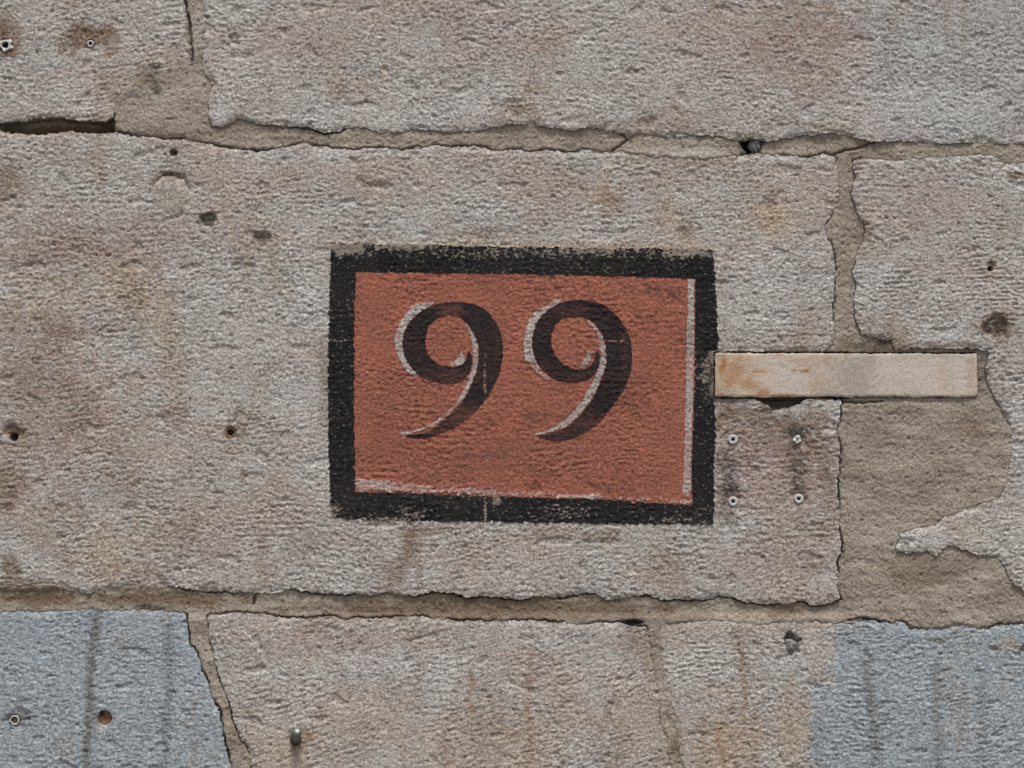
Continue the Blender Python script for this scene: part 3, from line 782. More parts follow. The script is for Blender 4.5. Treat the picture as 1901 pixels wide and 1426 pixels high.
# places where the mortar was smeared over the face of the blocks: x, y, rx, ry, amount
LAPS = [(290, 150, 90, 50, 1), (1850, 850, 60, 110, .9), (1260, 300, 120, 30, 1), (1230, 1300, 50, 240, 1.1), (365, 40, 30, 90, .8),
        (950, 205, 60, 40, .7), (1620, 630, 70, 26, .9), (1545, 240, 40, 26, .5), (1600, 440, 26, 60, .7), (1310, 700, 30, 60, .9),
        (1840, 700, 30, 70, .8), (1450, 1150, 200, 16, .6), (1870, 1190, 50, 30, .8), (40, 1085, 60, 16, .7), (1700, 1160, 140, 20, .5)]


def mortar_height(X, Y, s):
    n = perlin(X / 60, Y / 50, 120)
    rec = np.full(X.shape, -3.2, np.float32)
    rec -= 4.0 * sstep(1085, 1100, Y) * sstep(1150, 1135, Y) * sstep(1570, 1540, X)          # lower bed joint lies deeper
    rec += 1.5 * sstep(1560, 1580, X) * sstep(742, 752, Y)                                 # the big patch is nearly flush
    rec -= 34 * sstep(214, 202, X + 6 * perlin(X / 12, Y / 12, 121)) * sstep(205, 216, Y) * sstep(262, 250, Y)
    rec += 3.5 * sstep(200, 230, X) * sstep(400, 370, X) * sstep(262, 240, Y)
    rec += 2.0 * sstep(1150, 1200, X) * sstep(1390, 1370, X) * sstep(340, 310, Y) * sstep(230, 260, Y)
    hole = np.hypot((X - 1393) / 22, (Y - 269) / 16) + 0.3 * perlin(X / 14, Y / 14, 122)
    rec -= 34 * sstep(1.0, 0.6, hole)
    h2 = np.hypot((X - 1172) / 24, (Y - 1156) / 5) + 0.3 * perlin(X / 14, Y / 8, 122)
    rec -= 12 * sstep(1.1, 0.6, h2)
    slot = np.where(X < 1575, sdf(rect(1326, 653, 1900, 739.5), X, Y), sdf(rect(1200, 654.5, 1813.5, 736.8), X, Y)) + 1.4 * perlin(X / 9, Y / 7, 134)
    rec -= 26 * sstep(-1, 2, slot)
    cav = np.hypot((X - 1450) / 47, (Y - 742) / 19) + 0.2 * perlin(X / 14, Y / 14, 131)
    rec -= 40 * sstep(1.05, 0.85, cav)
    h = rec + 2.4 * n + 0.7 * perlin(X / 130 + Y / 300, Y / 13, 133) + 0.9 * perlin(X / 24, Y / 15, 123) + 0.8 * perlin(X / 10, Y / 8, 124) + 1.2 * perlin(X / 5.5, Y / 5, 125)
    pits = perlin(X / 11, Y / 9, 126)
    h -= 2.6 * sstep(0.54, 0.75, pits)
    # cracks along the blocks
    cm = np.zeros(X.shape, np.float32)
    for x0, y0, x1, y1, g in CRACKS:
        cm = np.maximum(cm, g * sstep(-6, 6, sdf(rect(x0, y0, x1, y1), X, Y)))
    cm = cm * sstep(-0.5, 0.1, perlin(X / 45, Y / 45, 127)) 
    groove = np.exp(-((s + 1.0) / 1.7) ** 2)
    h -= np.clip(cm, 0, 1.5) * 17 * groove
    # a hairline through the mortar of the upper joint
    for pts in ([(1480, 293), (1540, 290), (1565, 280), (1590, 276), (1625, 262)], [(1352, 308), (1372, 296), (1388, 286)],
                [(1150, 246), (1166, 258), (1150, 272), (1136, 280)], [(1575, 1152), (1600, 1147), (1625, 1153), (1650, 1158)],
                [(474, 1103), (470, 1122)], [(1540, 744), (1600, 748), (1640, 744)], [(343, 0), (352, 45), (357, 112)]):
        d = dpoly(pts, X + 2 * perlin(X / 9, Y / 9, 129), Y + 2 * perlin(X / 9, Y / 9, 130))
        h -= 12 * np.exp(-(d / 1.9) ** 2)
    # tuck under the blocks
    lap = np.zeros(X.shape, np.float32)
    for x, y, rx, ry, g in LAPS:
        lap = np.maximum(lap, g * sstep(1.2, 0.6, np.hypot((X - x) / rx, (Y - y) / ry)))
    lap *= 0.65 + 0.5 * perlin(X / 22, Y / 22, 132)
    h = h + 4.0 * lap * sstep(-30, 0, s)
    h = np.where(s > 0, h - (3.0 + 1.6 * s) * (1 - np.clip(lap, 0, 1)) - 0.42 * s * lap, h)
    return h


def mortar_piece(name, x0, y0, x1, y1, label=None):
    r = rng(x0, y0, x1, y1)
    i0, i1, j0, j1 = r
    X, Y = sub(r)
    s = S_ALL[j0:j1, i0:i1]
    near = s < 14
    h = mortar_height(X, Y, s)
    box = np.minimum(np.minimum(X - x0, x1 - X), np.minimum(Y - y0, y1 - Y)) + 0.01
    V, T, B = clip_grid(r, np.minimum(15 - s, box), h)
    V, T = skirt(V, T, B, 30)
    at = fields(V[:, 0], V[:, 1], MORTAR_F)
    o = link_mesh(name, to_world(V), T, M_MORTAR, wall, at)
    if label:
        o['label'] = label
    return o


mortar_piece('mortar_joint', -1098, 100, 1385, 345, 'sandy bed joint above the painted number')
mortar_piece('mortar_joint', 1385, 200, 2998, 345, 'sandy bed joint above the narrow block')
mortar_piece('mortar_joint', 300, -420, 420, 100, 'thin upright joint between the upper blocks')
mortar_piece('mortar_joint', 1290, 345, 1640, 745, 'upright joint above the beige strip')
mortar_piece('mortar_patch', 1545, 745, 2998, 1178, 'broad smooth sandy repair below the beige strip')
mortar_piece('mortar_joint', 1640, 600, 1960, 745)
mortar_piece('mortar_joint', -1098, 1060, 1545, 1180, 'brown bed joint below the painted number')
mortar_piece('mortar_joint', 320, 1180, 520, 1850, 'slanting upright joint between blue-grey and pink blocks')
mortar_piece('mortar_joint', 1170, 1180, 1330, 1850, 'faint upright joint between the lower blocks')
for box in ((-1098, 345, -640, 1060), (-1098, 1180, -480, 1890), (2180, 1178, 2998, 1890), (2440, 345, 2998, 745), (-1098, -470, 2998, -405),
            (-480, 1835, 2180, 1890), (-660, -405, -590, 100), (2280, -405, 2360, 200)):
    mortar_piece('mortar_joint', *box)
# solid core behind the facing blocks, so that the wall has its thickness
core = np.array([W(x, y, h) for h in (-44, -600) for y in (Y0 + 2, Y1) for x in (X0 + 2, X1 - 2)])
CUBE = [(0, 2, 3), (0, 3, 1), (4, 5, 7), (4, 7, 6), (0, 1, 5), (0, 5, 4), (2, 6, 7), (2, 7, 3), (0, 4, 6), (0, 6, 2), (1, 3, 7), (1, 7, 5)]
link_mesh('core', core, CUBE, M_MORTAR, wall, smooth=False)

# pavement at the foot of the wall
tp = NT('pavement_stone')
cp = tp.mix(tp.remap(tp.noise(3, 5), 0.3, 0.7), (0.20, 0.19, 0.18), (0.27, 0.26, 0.25))
tp.bump([(tp.noise(120, 4), 0.5, 0.002)])
M_PAVE = tp.done(cp, 0.9)
gv = np.array([(-40, -40, 0), (40, -40, 0), (40, 0.2, 0), (-40, 0.2, 0)], float)
gv[:, 2] -= 0.002
tag(link_mesh('pavement', gv, [(0, 1, 2), (0, 2, 3)], M_PAVE, smooth=False), kind='structure')

# ------------------------------------------------------------------ the painted house number
OUT = [(615, 450), (687, 453), (800, 455), (914, 458), (1157, 461), (1323, 464), (1327, 511), (1333, 632), (1331, 654), (1324, 660), (1317, 700),
       (1318, 740), (1327, 744), (1329, 794), (1325, 875), (1326, 940), (1324, 973), (1197, 973), (914, 969), (711, 967), (615, 961), (610, 835), (609, 673), (612, 551)]
INN = [(661, 505), (914, 509), (1157, 513), (1290, 518), (1290, 700), (1284, 860), (1285, 938), (1117, 927), (914, 922), (772, 916),
       (660, 913), (657, 754), (658, 592)]


def z3(pts):
    return [(700 + x * 0.26302, 530 + y * 0.26302) for x, y in pts]


NINE1 = z3([(185, 1068), (250, 1082), (330, 1080), (400, 1065), (480, 1035), (560, 995), (640, 940), (700, 885), (740, 840), (790, 775),
            (820, 720), (850, 660), (875, 590), (888, 500), (888, 400), (875, 335), (845, 268), (800, 205), (740, 155), (680, 130), (600, 118),
            (540, 113), (460, 122), (390, 146), (320, 178), (260, 225), (215, 280), (185, 350), (178, 420), (190, 490), (215, 540), (250, 590),
            (300, 640), (360, 670), (430, 690), (500, 695), (560, 690), (610, 672), (645, 630), (668, 570), (674, 510), (655, 462), (636, 480),
            (626, 530), (592, 565), (540, 577), (480, 570), (430, 555), (385, 520), (350, 470), (340, 420), (348, 350), (365, 290), (400, 250),
            (450, 222), (520, 210), (575, 218), (620, 250), (660, 300), (698, 370), (716, 430), (716, 520), (700, 610), (670, 690), (638, 765),
            (595, 830), (520, 910), (450, 968), (390, 1022), (300, 1046), (220, 1058)])
NINE2 = z3([(1130, 1062), (1180, 1085), (1250, 1095), (1320, 1095), (1400, 1075), (1480, 1035), (1550, 988), (1600, 932), (1650, 870), (1700, 800),
            (1750, 720), (1785, 630), (1800, 540), (1798, 450), (1785, 370), (1760, 310), (1720, 250), (1670, 190), (1610, 145), (1540, 115),
            (1470, 105), (1400, 102), (1330, 112), (1270, 135), (1210, 170), (1160, 215), (1125, 270), (1100, 340), (1092, 420), (1105, 490),
            (1130, 550), (1170, 605), (1220, 645), (1280, 675), (1350, 688), (1430, 685), (1490, 668), (1535, 630), (1566, 565), (1575, 505),
            (1560, 462), (1542, 480), (1530, 530), (1500, 575), (1450, 595), (1390, 590), (1330, 565), (1280, 525), (1245, 470), (1228, 410),
            (1235, 340), (1258, 280), (1300, 243), (1350, 228), (1400, 222), (1450, 224), (1500, 242), (1550, 285), (1590, 350), (1610, 420),
            (1618, 500), (1614, 570), (1592, 640), (1560, 720), (1528, 790), (1480, 860), (1430, 920), (1380, 968), (1330, 1008), (1260, 1032),
            (1200, 1048)])
HL1 = [z3([(440, 108), (350, 116), (290, 125), (235, 150), (190, 205), (150, 270), (130, 330), (110, 385), (125, 440), (140, 500), (170, 560),
           (200, 610), (250, 640), (310, 664), (300, 635), (254, 590), (219, 540), (194, 490), (182, 420), (189, 350), (219, 280), (264, 225),
           (324, 178), (390, 146)]),
       z3([(590, 255), (630, 290), (650, 340), (665, 400), (672, 460), (678, 520), (665, 590), (640, 650), (620, 710), (590, 765), (540, 840),
           (480, 900), (400, 958), (310, 998), (230, 1024), (150, 1035), (160, 1057), (185, 1062), (300, 1030), (390, 1000), (450, 962), (522, 906),
           (597, 826), (640, 763), (672, 690), (704, 610), (718, 520), (718, 430), (702, 370), (660, 300), (622, 256)]),
       z3([(585, 458), (612, 478), (624, 522), (612, 556), (560, 577), (505, 564), (530, 540), (555, 520), (575, 490)])]
HL2 = [z3([(1330, 84), (1260, 90), (1200, 130), (1150, 160), (1100, 190), (1070, 240), (1050, 290), (1035, 350), (1030, 410), (1030, 470),
           (1040, 512), (1060, 544), (1090, 584), (1130, 626), (1180, 662), (1240, 680), (1218, 643), (1172, 603), (1134, 548), (1109, 490),
           (1096, 420), (1104, 340), (1129, 270), (1164, 215), (1214, 172), (1272, 138)]),
       z3([(1425, 232), (1480, 258), (1510, 300), (1548, 325), (1555, 380), (1565, 440), (1575, 500), (1560, 580), (1535, 640), (1510, 690),
           (1478, 750), (1430, 830), (1370, 900), (1320, 948), (1240, 998), (1170, 1030), (1088, 1038), (1110, 1062), (1160, 1058), (1260, 1030),
           (1332, 1004), (1382, 964), (1432, 916), (1482, 856), (1531, 786), (1563, 716), (1595, 640), (1617, 570), (1621, 500), (1612, 420),
           (1592, 350), (1552, 285), (1500, 240)]),
       z3([(1488, 458), (1527, 470), (1514, 520), (1494, 562), (1440, 594), (1398, 584), (1440, 556), (1465, 510)])]
EDGE_R = [(1276, 517), (1290, 517), (1290, 640), (1288, 720), (1284, 860), (1284, 912), (1278, 925), (1266, 915), (1270, 820), (1272, 700), (1274, 600)]
EDGE_B = [(660, 888), (700, 889), (800, 903), (914, 908), (1100, 918), (1285, 929), (1285, 936), (1117, 927), (914, 921), (772, 915), (660, 912)]

WEAR = [((640, 462), 60, 16, .5), ((750, 458), 80, 9, .45), ((1100, 466), 130, 8, .35), ((1270, 470), 60, 12, .45), ((1000, 470), 300, 12, .2),
        ((901, 945), 3, 40, .42), ((905, 850), 4, 40, .35), ((760, 958), 40, 20, .25), ((920, 930), 14, 9, .4), ((1050, 955), 60, 20, .15),
        ((1312, 695), 18, 40, .32), ((640, 632), 40, 2, .3), ((1140, 633), 40, 3, .6), ((900, 700), 4, 60, .55), ((905, 745), 16, 20, .35),
        ((1310, 958), 30, 20, .15), ((620, 950), 16, 20, .3), ((720, 965), 60, 8, .3), ((1250, 965), 60, 8, .25)]
FADE = {'digit': [((838, 578), 26, 16, .8), ((865, 775), 45, 26, .85), ((810, 800), 30, 10, .7), ((840, 700), 60, 16, .45), ((760, 630), 18, 40, .1),
                  ((1060, 580), 40, 12, .5), ((1110, 790), 60, 22, .55), ((1090, 700), 50, 12, .4), ((1030, 805), 40, 12, .5), ((1160, 640), 10, 60, .3),
                  ((925, 660), 8, 40, .2), ((1010, 690), 20, 20, .3)],
        'panel': [((760, 750), 80, 60, .35), ((800, 850), 200, 40, .35), ((1000, 840), 200, 50, .35), ((1150, 760), 70, 70, .3), ((700, 560), 40, 60, .15),
                  ((1230, 820), 40, 90, .2), ((820, 640), 30, 30, .35), ((1060, 640), 30, 30, .3), ((1190, 540), 80, 20, .2)],
        'white': [((740, 690), 18, 26, .5), ((870, 580), 14, 18, .6), ((830, 760), 40, 26, .55), ((800, 795), 40, 12, .5), ((1010, 690), 30, 22, .8),
                  ((1085, 595), 20, 16, .5), ((860, 628), 8, 30, .4), ((1020, 560), 20, 10, .5), ((800, 905), 140, 12, .75), ((1000, 914), 120, 12, .75),
                  ((1200, 928), 120, 12, .8), ((690, 900), 50, 14, .5), ((1278, 680), 12, 40, .35), ((1276, 860), 12, 50, .4), ((1090, 690), 16, 14, .3)],
        'frame': [((660, 600), 10, 90, .0)]}
SOOT = [((1140, 905), 50, 14, .5), ((990, 905), 18, 10, .7), ((980, 770), 16, 12, .7), ((910, 785), 12, 10, .7), ((1090, 545), 30, 12, .25),
        ((1210, 540), 26, 14, .7), ((1250, 545), 22, 16, .7), ((1200, 580), 30, 14, .4), ((1010, 540), 12, 10, .7), ((790, 890), 40, 10, .5),
        ((860, 880), 30, 16, .6), ((1000, 880), 60, 8, .3), ((1160, 750), 26, 12, .5), ((920, 840), 30, 26, .4), ((1000, 775), 30, 18, .45),
        ((1180, 890), 60, 18, .3), ((666, 520), 8, 20, .5), ((1060, 775), 30, 14, .3), ((760, 820), 30, 12, .3), ((880, 850), 40, 16, .3)]


def blobsum(lst, px, py, nn):
    out = np.zeros(px.shape, np.float32)
    for (x, y), rx, ry, s in lst:
        r = np.hypot((px - x) / rx, (py - y) / ry)
        out = np.maximum(out, s * sstep(1.3, 0.3, r + 0.5 * nn))
    return out


number = empty('painted_house_number', W(970, 973, 0))
tag(number, 'house number 99 painted in black on a brick red panel with black frame', 'sign')
R_S = rng(590, 430, 1350, 1000)
XSg, YSg = sub(R_S)
ci0, ci1, cj0, cj1 = R_C
HS = H_C[R_S[2] - cj0:R_S[3] - cj0, R_S[0] - ci0:R_S[1] - ci0]
PS = PHI_C[R_S[2] - cj0:R_S[3] - cj0, R_S[0] - ci0:R_S[1] - ci0]
rag = 1.5 * perlin(XSg / 13, YSg / 9, 201) + 2.0 * perlin(XSg / 5.2, YSg / 4.5, 202)

HF = np.pad(HS, 4, mode='edge')
HF = np.cumsum(np.cumsum(np.pad(HF, ((1, 0), (1, 0))), 0, dtype=np.float64), 1)
HF = (HF[9:, 9:] - HF[:-9, 9:] - HF[9:, :-9] + HF[:-9, :-9]) / 81.0
HF = np.clip(HS - HF, -3, 3)                      # grains standing proud take the brush first
rag = rag + 0.9 * HF


def paint(name, phi, lift, mat, fade, parent):
    phi = np.minimum(phi, PS - 1.5)
    V, T, B = clip_grid(R_S, phi, HS + lift)
    V, T = skirt(V, T, B, lift + 0.6)
    nn = perlin(V[:, 0] / 16, V[:, 1] / 12, 203) + 0.6 * perlin(V[:, 0] / 6, V[:, 1] / 5, 204)
    at = {'wear': blobsum(WEAR, V[:, 0], V[:, 1], nn), 'fade': blobsum(FADE[fade], V[:, 0], V[:, 1], nn),
          'soot': blobsum(SOOT, V[:, 0], V[:, 1], nn) if fade == 'panel' else np.zeros(len(V))}
    return link_mesh(name, to_world(V), T, mat, parent, at)


phi_out = sdf(OUT, XSg, YSg) + rag * 1.25 - 4 * sstep(478, 455, YSg) * np.maximum(0, perlin(XSg / 9, YSg / 4, 205))
phi_in = sdf(INN, XSg, YSg)
paint('panel', phi_in + 3 + 0.7 * rag, 0.55, M_RED, 'panel', number)
paint('border', np.minimum(phi_out, -phi_in + 0.9 * rag), 0.95, M_BLACK, 'frame', number)
paint('edge_line', sdf(EDGE_R, XSg, YSg) + 0.8 * rag - 1.4, 1.35, M_WHITE, 'white', number)['label'] = 'white line down the inside of the frame'
paint('edge_line', sdf(EDGE_B, XSg, YSg) + 2.2 * rag - 2.0 + 3 * perlin(XSg / 40, YSg / 14, 206), 1.35, M_WHITE, 'white', number)['label'] = 'faded pinkish white line along the foot of the panel'
for outline, lights in ((NINE1, HL1), (NINE2, HL2)):
    dg = paint('digit', sdf(outline, XSg, YSg) + 0.6 * rag, 0.95, M_DIGIT, 'digit', number)
    for hl in lights:
        paint('highlight', sdf(hl, XSg, YSg) + 0.8 * rag - 1.6, 1.35, M_WHITE, 'white', dg)


# ------------------------------------------------------------------ small fittings
def lathe(prof, cx, cy, h0, seg=28, wob=0.0, seed=1, tilt=(0, 0), facet=0):
    """prof: list of (radius, height) in pixels about an axis standing out of the wall"""
    rs = np.random.RandomState(seed)
    ph = rs.rand(6) * 6.28
    co, tr = [], []
    for kx, (rad, hh) in enumerate(prof):
        for s in range(seg):
            a = 2 * math.pi * s / seg
            q = 1 + wob * (math.sin(3 * a + ph[0]) * 0.5 + math.sin(5 * a + ph[1] + kx) * 0.4 + math.sin(8 * a + ph[2] + 2 * kx) * 0.35)
            if facet:
                q *= math.cos(math.pi / facet) / math.cos((a % (2 * math.pi / facet)) - math.pi / facet)
            co.append((cx + rad * q * math.cos(a) + tilt[0] * hh, cy - rad * q * math.sin(a) + tilt[1] * hh, h0 + hh))
    n = len(prof)
    for kx in range(n - 1):
        for s in range(seg):
            a, b = kx * seg + s, kx * seg + (s + 1) % seg
            c, d = a + seg, b + seg
            tr += [(a, b, d), (a, d, c)]
    for kx, flip in ((0, True), (n - 1, False)):
        if prof[kx][0] > 0.01:
            co.append((cx + tilt[0] * prof[kx][1], cy + tilt[1] * prof[kx][1], h0 + prof[kx][1]))
            m = len(co) - 1
            for s in range(seg):
                a, b = kx * seg + s, kx * seg + (s + 1) % seg
                tr.append((b, a, m) if flip else (a, b, m))
    return to_world(co), tr


def simple(name, c1, c2, scale=300, rough=0.6, spec=0.4, metal=0.0, spot=None, thr=(0.52, 0.62)):
    t = NT(name)
    c = t.mix(t.remap(t.noise(scale, 3), 0.35, 0.65), c1, c2)
    if spot:
        c = t.mix(t.remap(t.noise(scale * 1.7, 3, 0.6, None, 3.3), *thr), c, spot)
    t.bump([(t.noise(scale * 3, 3), 0.4, 0.0004)])
    return t.done(c, rough, spec, metal)


M_PLUG = simple('grey_plastic', (0.52, 0.52, 0.50), (0.40, 0.40, 0.385), 420, 0.55, 0.4, 0, (0.27, 0.24, 0.21), (0.58, 0.68))
M_DARK = simple('hole_shadow', (0.018, 0.014, 0.012), (0.035, 0.026, 0.02), 500, 0.9)  # near-black colour standing in for the shadow inside sockets and bores
M_BROWN = simple('brown_plastic_plug', (0.20, 0.105, 0.055), (0.27, 0.15, 0.08), 500, 0.75, 0.3, 0, (0.09, 0.05, 0.03))
M_ZINC = simple('dull_zinc', (0.24, 0.25, 0.235), (0.14, 0.145, 0.125), 500, 0.8, 0.3, 0.1, (0.10, 0.09, 0.05), (0.58, 0.7))
M_BOLT = simple('grimy_steel', (0.09, 0.09, 0.07), (0.05, 0.048, 0.035), 500, 0.6, 0.4, 0.3, (0.12, 0.06, 0.02))
M_GRIT = simple('grey_cement', (0.25, 0.23, 0.215), (0.16, 0.145, 0.135), 350, 0.95, 0.2, 0, (0.38, 0.36, 0.34))
M_STUB = simple('grey_pebble', (0.20, 0.205, 0.205), (0.13, 0.135, 0.13), 350, 0.9, 0.2, 0, (0.30, 0.30, 0.30))


def local_h(px, py):
    return sum(height_at(px + 13 * math.cos(a * 0.7854), py + 13 * math.sin(a * 0.7854)) for a in range(8)) / 8


def wall_plug(px, py, label, broken=False, seed=1):
    h = local_h(px, py)
    root = empty('wall_plug', W(px, py, h))
    tag(root, label, 'wall plug', 'grey plastic plugs beside the painted number')
    if not broken:
        co, tr = lathe([(2.9, -3), (3.2, 2.0), (4.0, 3.6), (6.4, 4.4), (8.4, 3.6), (9.2, 1.4), (8.9, -3), (7.0, -8)], px, py, h, 32, 0.025, seed)
        link_mesh('flange', co, tr[:-64] if False else [t for t in tr if max(t) < 32 * 8], M_PLUG, root)
        co, tr = lathe([(4.0, -0.5), (3.4, -1.2), (3.0, -14)], px, py, h, 24, 0.02, seed)
        link_mesh('socket', co[:, :], [(a, b, c) for a, b, c in tr if not (max(a, b, c) == len(co) - 2)], M_DARK, root)
    else:
        co, tr = lathe([(7.4, -4), (7.2, 1.2), (6.0, 2.0), (3.5, 1.4), (2.2, -1), (0.0, -2)], px, py, h, 26, 0.16, seed)
        link_mesh('flange', co, tr, M_PLUG, root)
        for dx, dy, w, hh, sd in ((-4.5, 0.5, 4.6, 4.0, 3), (1.5, -5.0, 3.9, 5.0, 4), (4.2, 2.2, 3.8, 4.2, 5), (-0.5, 5, 3.4, 3.6, 6)):
            co, tr = lathe([(w, -3), (w * 0.95, hh * 0.5), (w * 0.6, hh), (0.0, hh * 1.05)], px + dx, py + dy, h, 14, 0.22, sd)
            link_mesh('torn_lip', co, tr, M_PLUG, root)
    return root


wall_plug(1361, 816, 'round grey wall plug nearest the beige strip, against the black frame', seed=2)
wall_plug(1480, 816, 'torn grey wall plug below the beige strip, its rim broken', True, 3)
wall_plug(1361, 931, 'round grey wall plug straight below another, beside the lower black frame', seed=4)
wall_plug(1483, 926, 'round grey wall plug straight below the torn one', seed=5)


def ring_plug(px, py, label, r_out, r_in, mat, wob, seed, deep=14, facet=0, lip=1.5, group='old plugs left in drilled holes', h=None):
    root = empty('wall_plug', W(px, py, 0))
    tag(root, label, 'wall plug', group)
    h = 0 if h is None else h
    co, tr = lathe([(r_in, -deep), (r_in, lip - 1), (r_in + 0.6, lip), (r_out - 0.4, lip), (r_out, lip - 1.2), (r_out, -deep)], px, py, h, 36, wob, seed, facet=facet)
    link_mesh('rim', co, [t for t in tr if max(t) < 36 * 6], mat, root)
    return root, h


r_, h_ = ring_plug(10, 84, 'ragged pale plug with a black bore in the upper block, beside a brown stain', 10.5, 6.2, M_PLUG, 0.13, 8, lip=2.5)
co, tr = lathe([(6.6, -10), (6.4, -16)], 10, 83, h_, 20)
link_mesh('bore', co, tr, M_DARK, r_)
for dx, dy, w, sd in ((9, -7, 4.5, 1), (11, 4, 4, 2), (-2, 9, 4.5, 3), (-9, -5, 4, 4)):
    co, tr = lathe([(w, -6), (w * .9, 1), (w * .5, 2.6), (0, 3)], 10 + dx, 84 + dy, h_, 14, 0.25, sd)
    link_mesh('torn_lip', co, tr, M_PLUG, r_)
r_, h_ = ring_plug(168, 81, 'small pale plug inside the large brown stain', 6.5, 3.4, M_PLUG, 0.16, 9, lip=1.5)
co, tr = lathe([(3.8, -5), (3.6, -9)], 168, 81, h_, 16)
link_mesh('bore', co, tr, M_DARK, r_)
r_, h_ = ring_plug(27, 1337, 'pale star-edged plug ring in the blue-grey block', 10.0, 7.0, M_PLUG, 0.07, 10, facet=6, lip=1.0, h=1.0)
co, tr = lathe([(7.2, -3), (5.5, -4.5), (0, -6)], 27, 1337, h_, 18, 0.08)
link_mesh('filling', co, tr, M_BROWN, r_)
r_, h_ = ring_plug(428, 803, 'rusty brown plug with a dark bore in the long block', 10.5, 6.0, M_BROWN, 0.08, 11, lip=-1.5)
co, tr = lathe([(6.4, -7), (6.2, -12)], 428, 803, h_, 18)
link_mesh('bore', co, tr, M_DARK, r_)
co, tr = lathe([(2.6, -12), (2.4, -8.5), (0, -7.6)], 428.5, 804, h_, 12, 0.1)
link_mesh('screw_tip', co, tr, M_GRIT, r_)
# filled hole in the blue block
root = empty('filled_hole', W(194.5, 1333, 0))
tag(root, 'orange-brown filler in a drilled round hole in the blue-grey block', 'hole filler')
co, tr = lathe([(13.4, -12), (13.2, -5.5), (9, -6.8), (4, -7.6), (0, -7.8)], 194.5, 1333.5, 1.5, 32, 0.02, 4)
link_mesh('filling', co, tr, M_BROWN, root)
co, tr = lathe([(4.2, -9), (4.0, -5.7), (2.5, -5.4), (0, -5.3)], 189.5, 1325.5, 1.5, 16, 0.12, 5)
link_mesh('bore', co, tr, M_DARK, root)  # dark cap drawn as the shadow of a small bore

# bolt standing out of the lower block, tilted up
root = empty('bolt', W(550, 1372, 0))
tag(root, 'grimy threaded bolt standing out of the lower block', 'bolt')
TB = (0.16, -0.62)
co, tr = lathe([(10.2, -8), (10.4, 6), (9.6, 9), (8.2, 10)], 548.5, 1373, 0, 28, 0.03, 2, TB)
link_mesh('collar', co, tr, M_BOLT, root)
prof = []
for q in range(9):
    z = 9 + q * 2.2
    prof += [(8.6, z), (7.6, z + 1.1)]
prof += [(8.6, 29), (7.9, 30.2), (6.6, 30.6)]
co, tr = lathe(prof, 548.5, 1373, 0, 28, 0.0, 2, TB)
link_mesh('shank', co, tr, M_ZINC, root)
co, tr = lathe([(5.0, 29.8), (4.9, 32.0), (3.6, 33.0), (0, 33.3)], 548.8, 1374.2, 0, 20, 0.03, 2, TB)
link_mesh('tip', co, tr, M_PLUG, root)


def lump(px, py, h, r, seed, sq=(1, 1, .7)):
    """rounded broken lump"""
    nu, nv = 26, 16
    co, tr = [], []
    for j in range(nv + 1):
        th = math.pi * j / nv
        for i in range(nu):
            a = 2 * math.pi * i / nu
            d = np.array([math.sin(th) * math.cos(a), math.sin(th) * math.sin(a), math.cos(th)])
            n = float(perlin(np.array([d[0] * 1.7 + d[2] * 1.1 + 9.3]), np.array([d[1] * 1.7 - d[2] * 0.9 + 4.1]), seed)[0])
            n2 = float(perlin(np.array([d[0] * 4.2 + d[2] * 2.1 + 3.3]), np.array([d[1] * 4.2 - d[2] * 2.9 + 8.1]), seed + 1)[0])
            q = r * (1 + 0.32 * n + 0.22 * n2)
            co.append((px + q * d[0] * sq[0], py - q * d[1] * sq[1], h + q * d[2] * sq[2]))
    for j in range(nv):
        for i in range(nu):
            a, b = j * nu + i, j * nu + (i + 1) % nu
            tr += [(a, a + nu, b + nu), (a, b + nu, b)]
    return to_world(co), tr


co, tr = lump(1468, 1196, 0, 11.0, 300, (1.0, .9, .7))
tag(link_mesh('cement_lump', co, tr, M_GRIT, None, smooth=False), 'small grey cement lump plugging a hole in the lower block', 'cement lump')
co, tr = lump(1402, 270, -9, 11.5, 314, (.95, 1.1, .8))
tag(link_mesh('pebble', co, tr, M_STUB, None, smooth=False), 'dark grey pebble wedged in the mossy gap of the upper joint', 'pebble')

# ------------------------------------------------------------------ the narrow strip let into the wall
t = NT('beige_rusty_strip')
c = t.mix(t.remap(t.noise(14, 4, 0.6, (1, 1, .4)), 0.35, 0.65), (0.52, 0.455, 0.40), (0.42, 0.365, 0.318))
sep = t.n.new('ShaderNodeSeparateXYZ')
t.l.new(t.pos, sep.inputs[0])
left = t.remap(sep.outputs['X'], (1335 - CX) * S, (1480 - CX) * S, 1.0, 0.0)
c = t.mix(t.math('MULTIPLY', left, t.remap(t.noise(30, 3, 0.6, None, 2.0), 0.3, 0.6, 0.35, 1.0)), c, (0.45, 0.325, 0.215))
c = t.mix(t.attr('pale'), c, (0.50, 0.45, 0.41))
c = t.mix(t.attr('mottle'), c, (0.27, 0.235, 0.205))  # darker greyish-beige patches of the strip's own colour
c = t.mix(t.attr('warm'), c, (0.42, 0.26, 0.14))
c = t.mix(t.attr('rust'), c, (0.32, 0.125, 0.038))
c = t.mix(t.attr('dirt_shadow'), c, (0.12, 0.09, 0.07))
g = t.noise(620, 3, 0.6)
c = t.mix(1.0, c, t.grey(t.remap(g, 0.30, 0.70, 0.70, 1.30)), 'MULTIPLY')
c = t.mix(t.remap(t.noise(90, 4, 0.7, (1, 1, 1.6), 4.0), 0.55, 0.72, 0, 0.45), c, (0.30, 0.255, 0.215))
t.bump([(t.noise(380, 3), 0.6, 0.0009), (t.noise(900, 2), 0.5, 0.0004)])
M_STRIP = t.done(c, 0.8, 0.3)
C0 = np.array([(1327.5, 655.5), (1813, 657), (1815, 737), (1327.5, 737)], float)
nu, nv = 220, 40
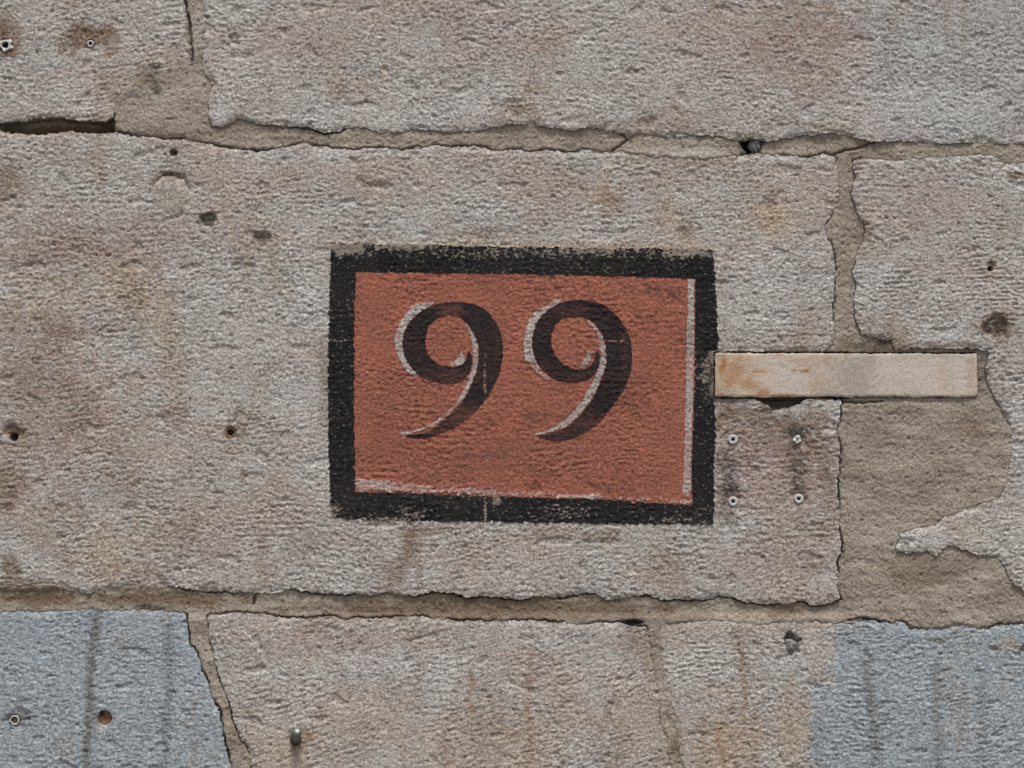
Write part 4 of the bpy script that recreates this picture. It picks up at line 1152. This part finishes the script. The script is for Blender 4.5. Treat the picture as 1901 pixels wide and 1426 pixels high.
uu, vv = np.meshgrid(np.linspace(0, 1, nu), np.linspace(0, 1, nv))
PX = (1 - vv) * ((1 - uu) * C0[0, 0] + uu * C0[1, 0]) + vv * ((1 - uu) * C0[3, 0] + uu * C0[2, 0])
PY = (1 - vv) * ((1 - uu) * C0[0, 1] + uu * C0[1, 1]) + vv * ((1 - uu) * C0[3, 1] + uu * C0[2, 1])
ed = np.minimum(np.minimum(PX - 1327, 1814.5 - PX), np.minimum(PY - 655, 737.2 - PY))
PY = PY + np.where((vv < 0.01) | (vv > 0.99), 1.8 * perlin(PX / 40, vv * 9 + 3, 401) + 1.4 * perlin(PX / 9, vv * 9, 402), 0)
# a rounded corner
PX = PX - np.where((uu > 0.99) & (vv > 0.96), 3, 0) + np.where((uu < 0.003) | (uu > 0.997), 1.3 * perlin(PY / 11, uu * 7 + 2, 405), 0)
HH = 3.2 + 0.9 * perlin(PX / 60, PY / 40, 403) + 0.35 * perlin(PX / 14, PY / 10, 404) - (1.6 + 2.2 * np.clip(perlin(PX / 22, PY / 16, 406) + 0.2, 0, 1)) * np.clip(1 - ed / 4.5, 0, 1) ** 1.7
idx = np.arange(nu * nv).reshape(nv, nu)
a, b, c_, d = idx[:-1, :-1], idx[:-1, 1:], idx[1:, :-1], idx[1:, 1:]
T = np.concatenate([np.stack([c_, d, b], -1).reshape(-1, 3), np.stack([c_, b, a], -1).reshape(-1, 3)])
V = np.stack([PX.ravel(), PY.ravel(), HH.ravel()], 1)
loop = np.concatenate([idx[0, ::-1], idx[1:, 0], idx[-1, 1:], idx[-2:0:-1, -1]])
B = np.stack([loop, np.roll(loop, -1)], 1)
V, T = skirt(V, T, B, 24)
nn = perlin(V[:, 0] / 9, V[:, 1] / 7, 410) + 0.6 * perlin(V[:, 0] / 4, V[:, 1] / 4, 411)
at = {'rust': blobsum([((1342, 680), 9, 18, .8), ((1365, 690), 20, 22, .5), ((1355, 706), 16, 14, .55), ((1408, 690), 16, 4, .7), ((1390, 715), 22, 10, .6), ((1372, 668), 14, 6, .4), ((1475, 688), 5, 4, .75),
                       ((1494, 688), 11, 4, .8), ((1380, 708), 26, 12, .4), ((1417, 729), 16, 8, .7), ((1455, 735), 34, 4, .75), ((1445, 658), 10, 5, .6),
                       ((1535, 668), 8, 8, .35), ((1570, 658), 14, 4, .4), ((1335, 730), 10, 10, .3), ((1399, 722), 12, 10, .4)], V[:, 0], V[:, 1], nn),
      'pale': blobsum([((1455, 690), 26, 26, .6), ((1460, 725), 40, 14, .4), ((1700, 690), 50, 30, .35), ((1440, 670), 16, 12, .5)], V[:, 0], V[:, 1], nn),
      'mottle': blobsum([((1590, 700), 45, 50, .6), ((1610, 668), 22, 14, .6), ((1540, 730), 40, 18, .45), ((1660, 735), 60, 8, .35), ((1740, 660), 60, 6, .35), ((1800, 690), 10, 40, .3), ((1345, 730), 26, 14, .35)], V[:, 0], V[:, 1], nn),
      'warm': blobsum([((1500, 670), 50, 20, .35), ((1520, 710), 26, 20, .4), ((1750, 700), 12, 40, .25), ((1805, 700), 14, 40, .25)], V[:, 0], V[:, 1], nn),
      'dirt_shadow': blobsum([((1330, 735), 30, 5, .4), ((1600, 737), 80, 3, .5), ((1330, 660), 20, 4, .4), ((1812, 737), 8, 5, .6)], V[:, 0], V[:, 1], nn)}
tag(link_mesh('wall_strip', to_world(V), T, M_STRIP, None, at), 'narrow beige strip with rust spots let into the wall beside the number', 'strip')
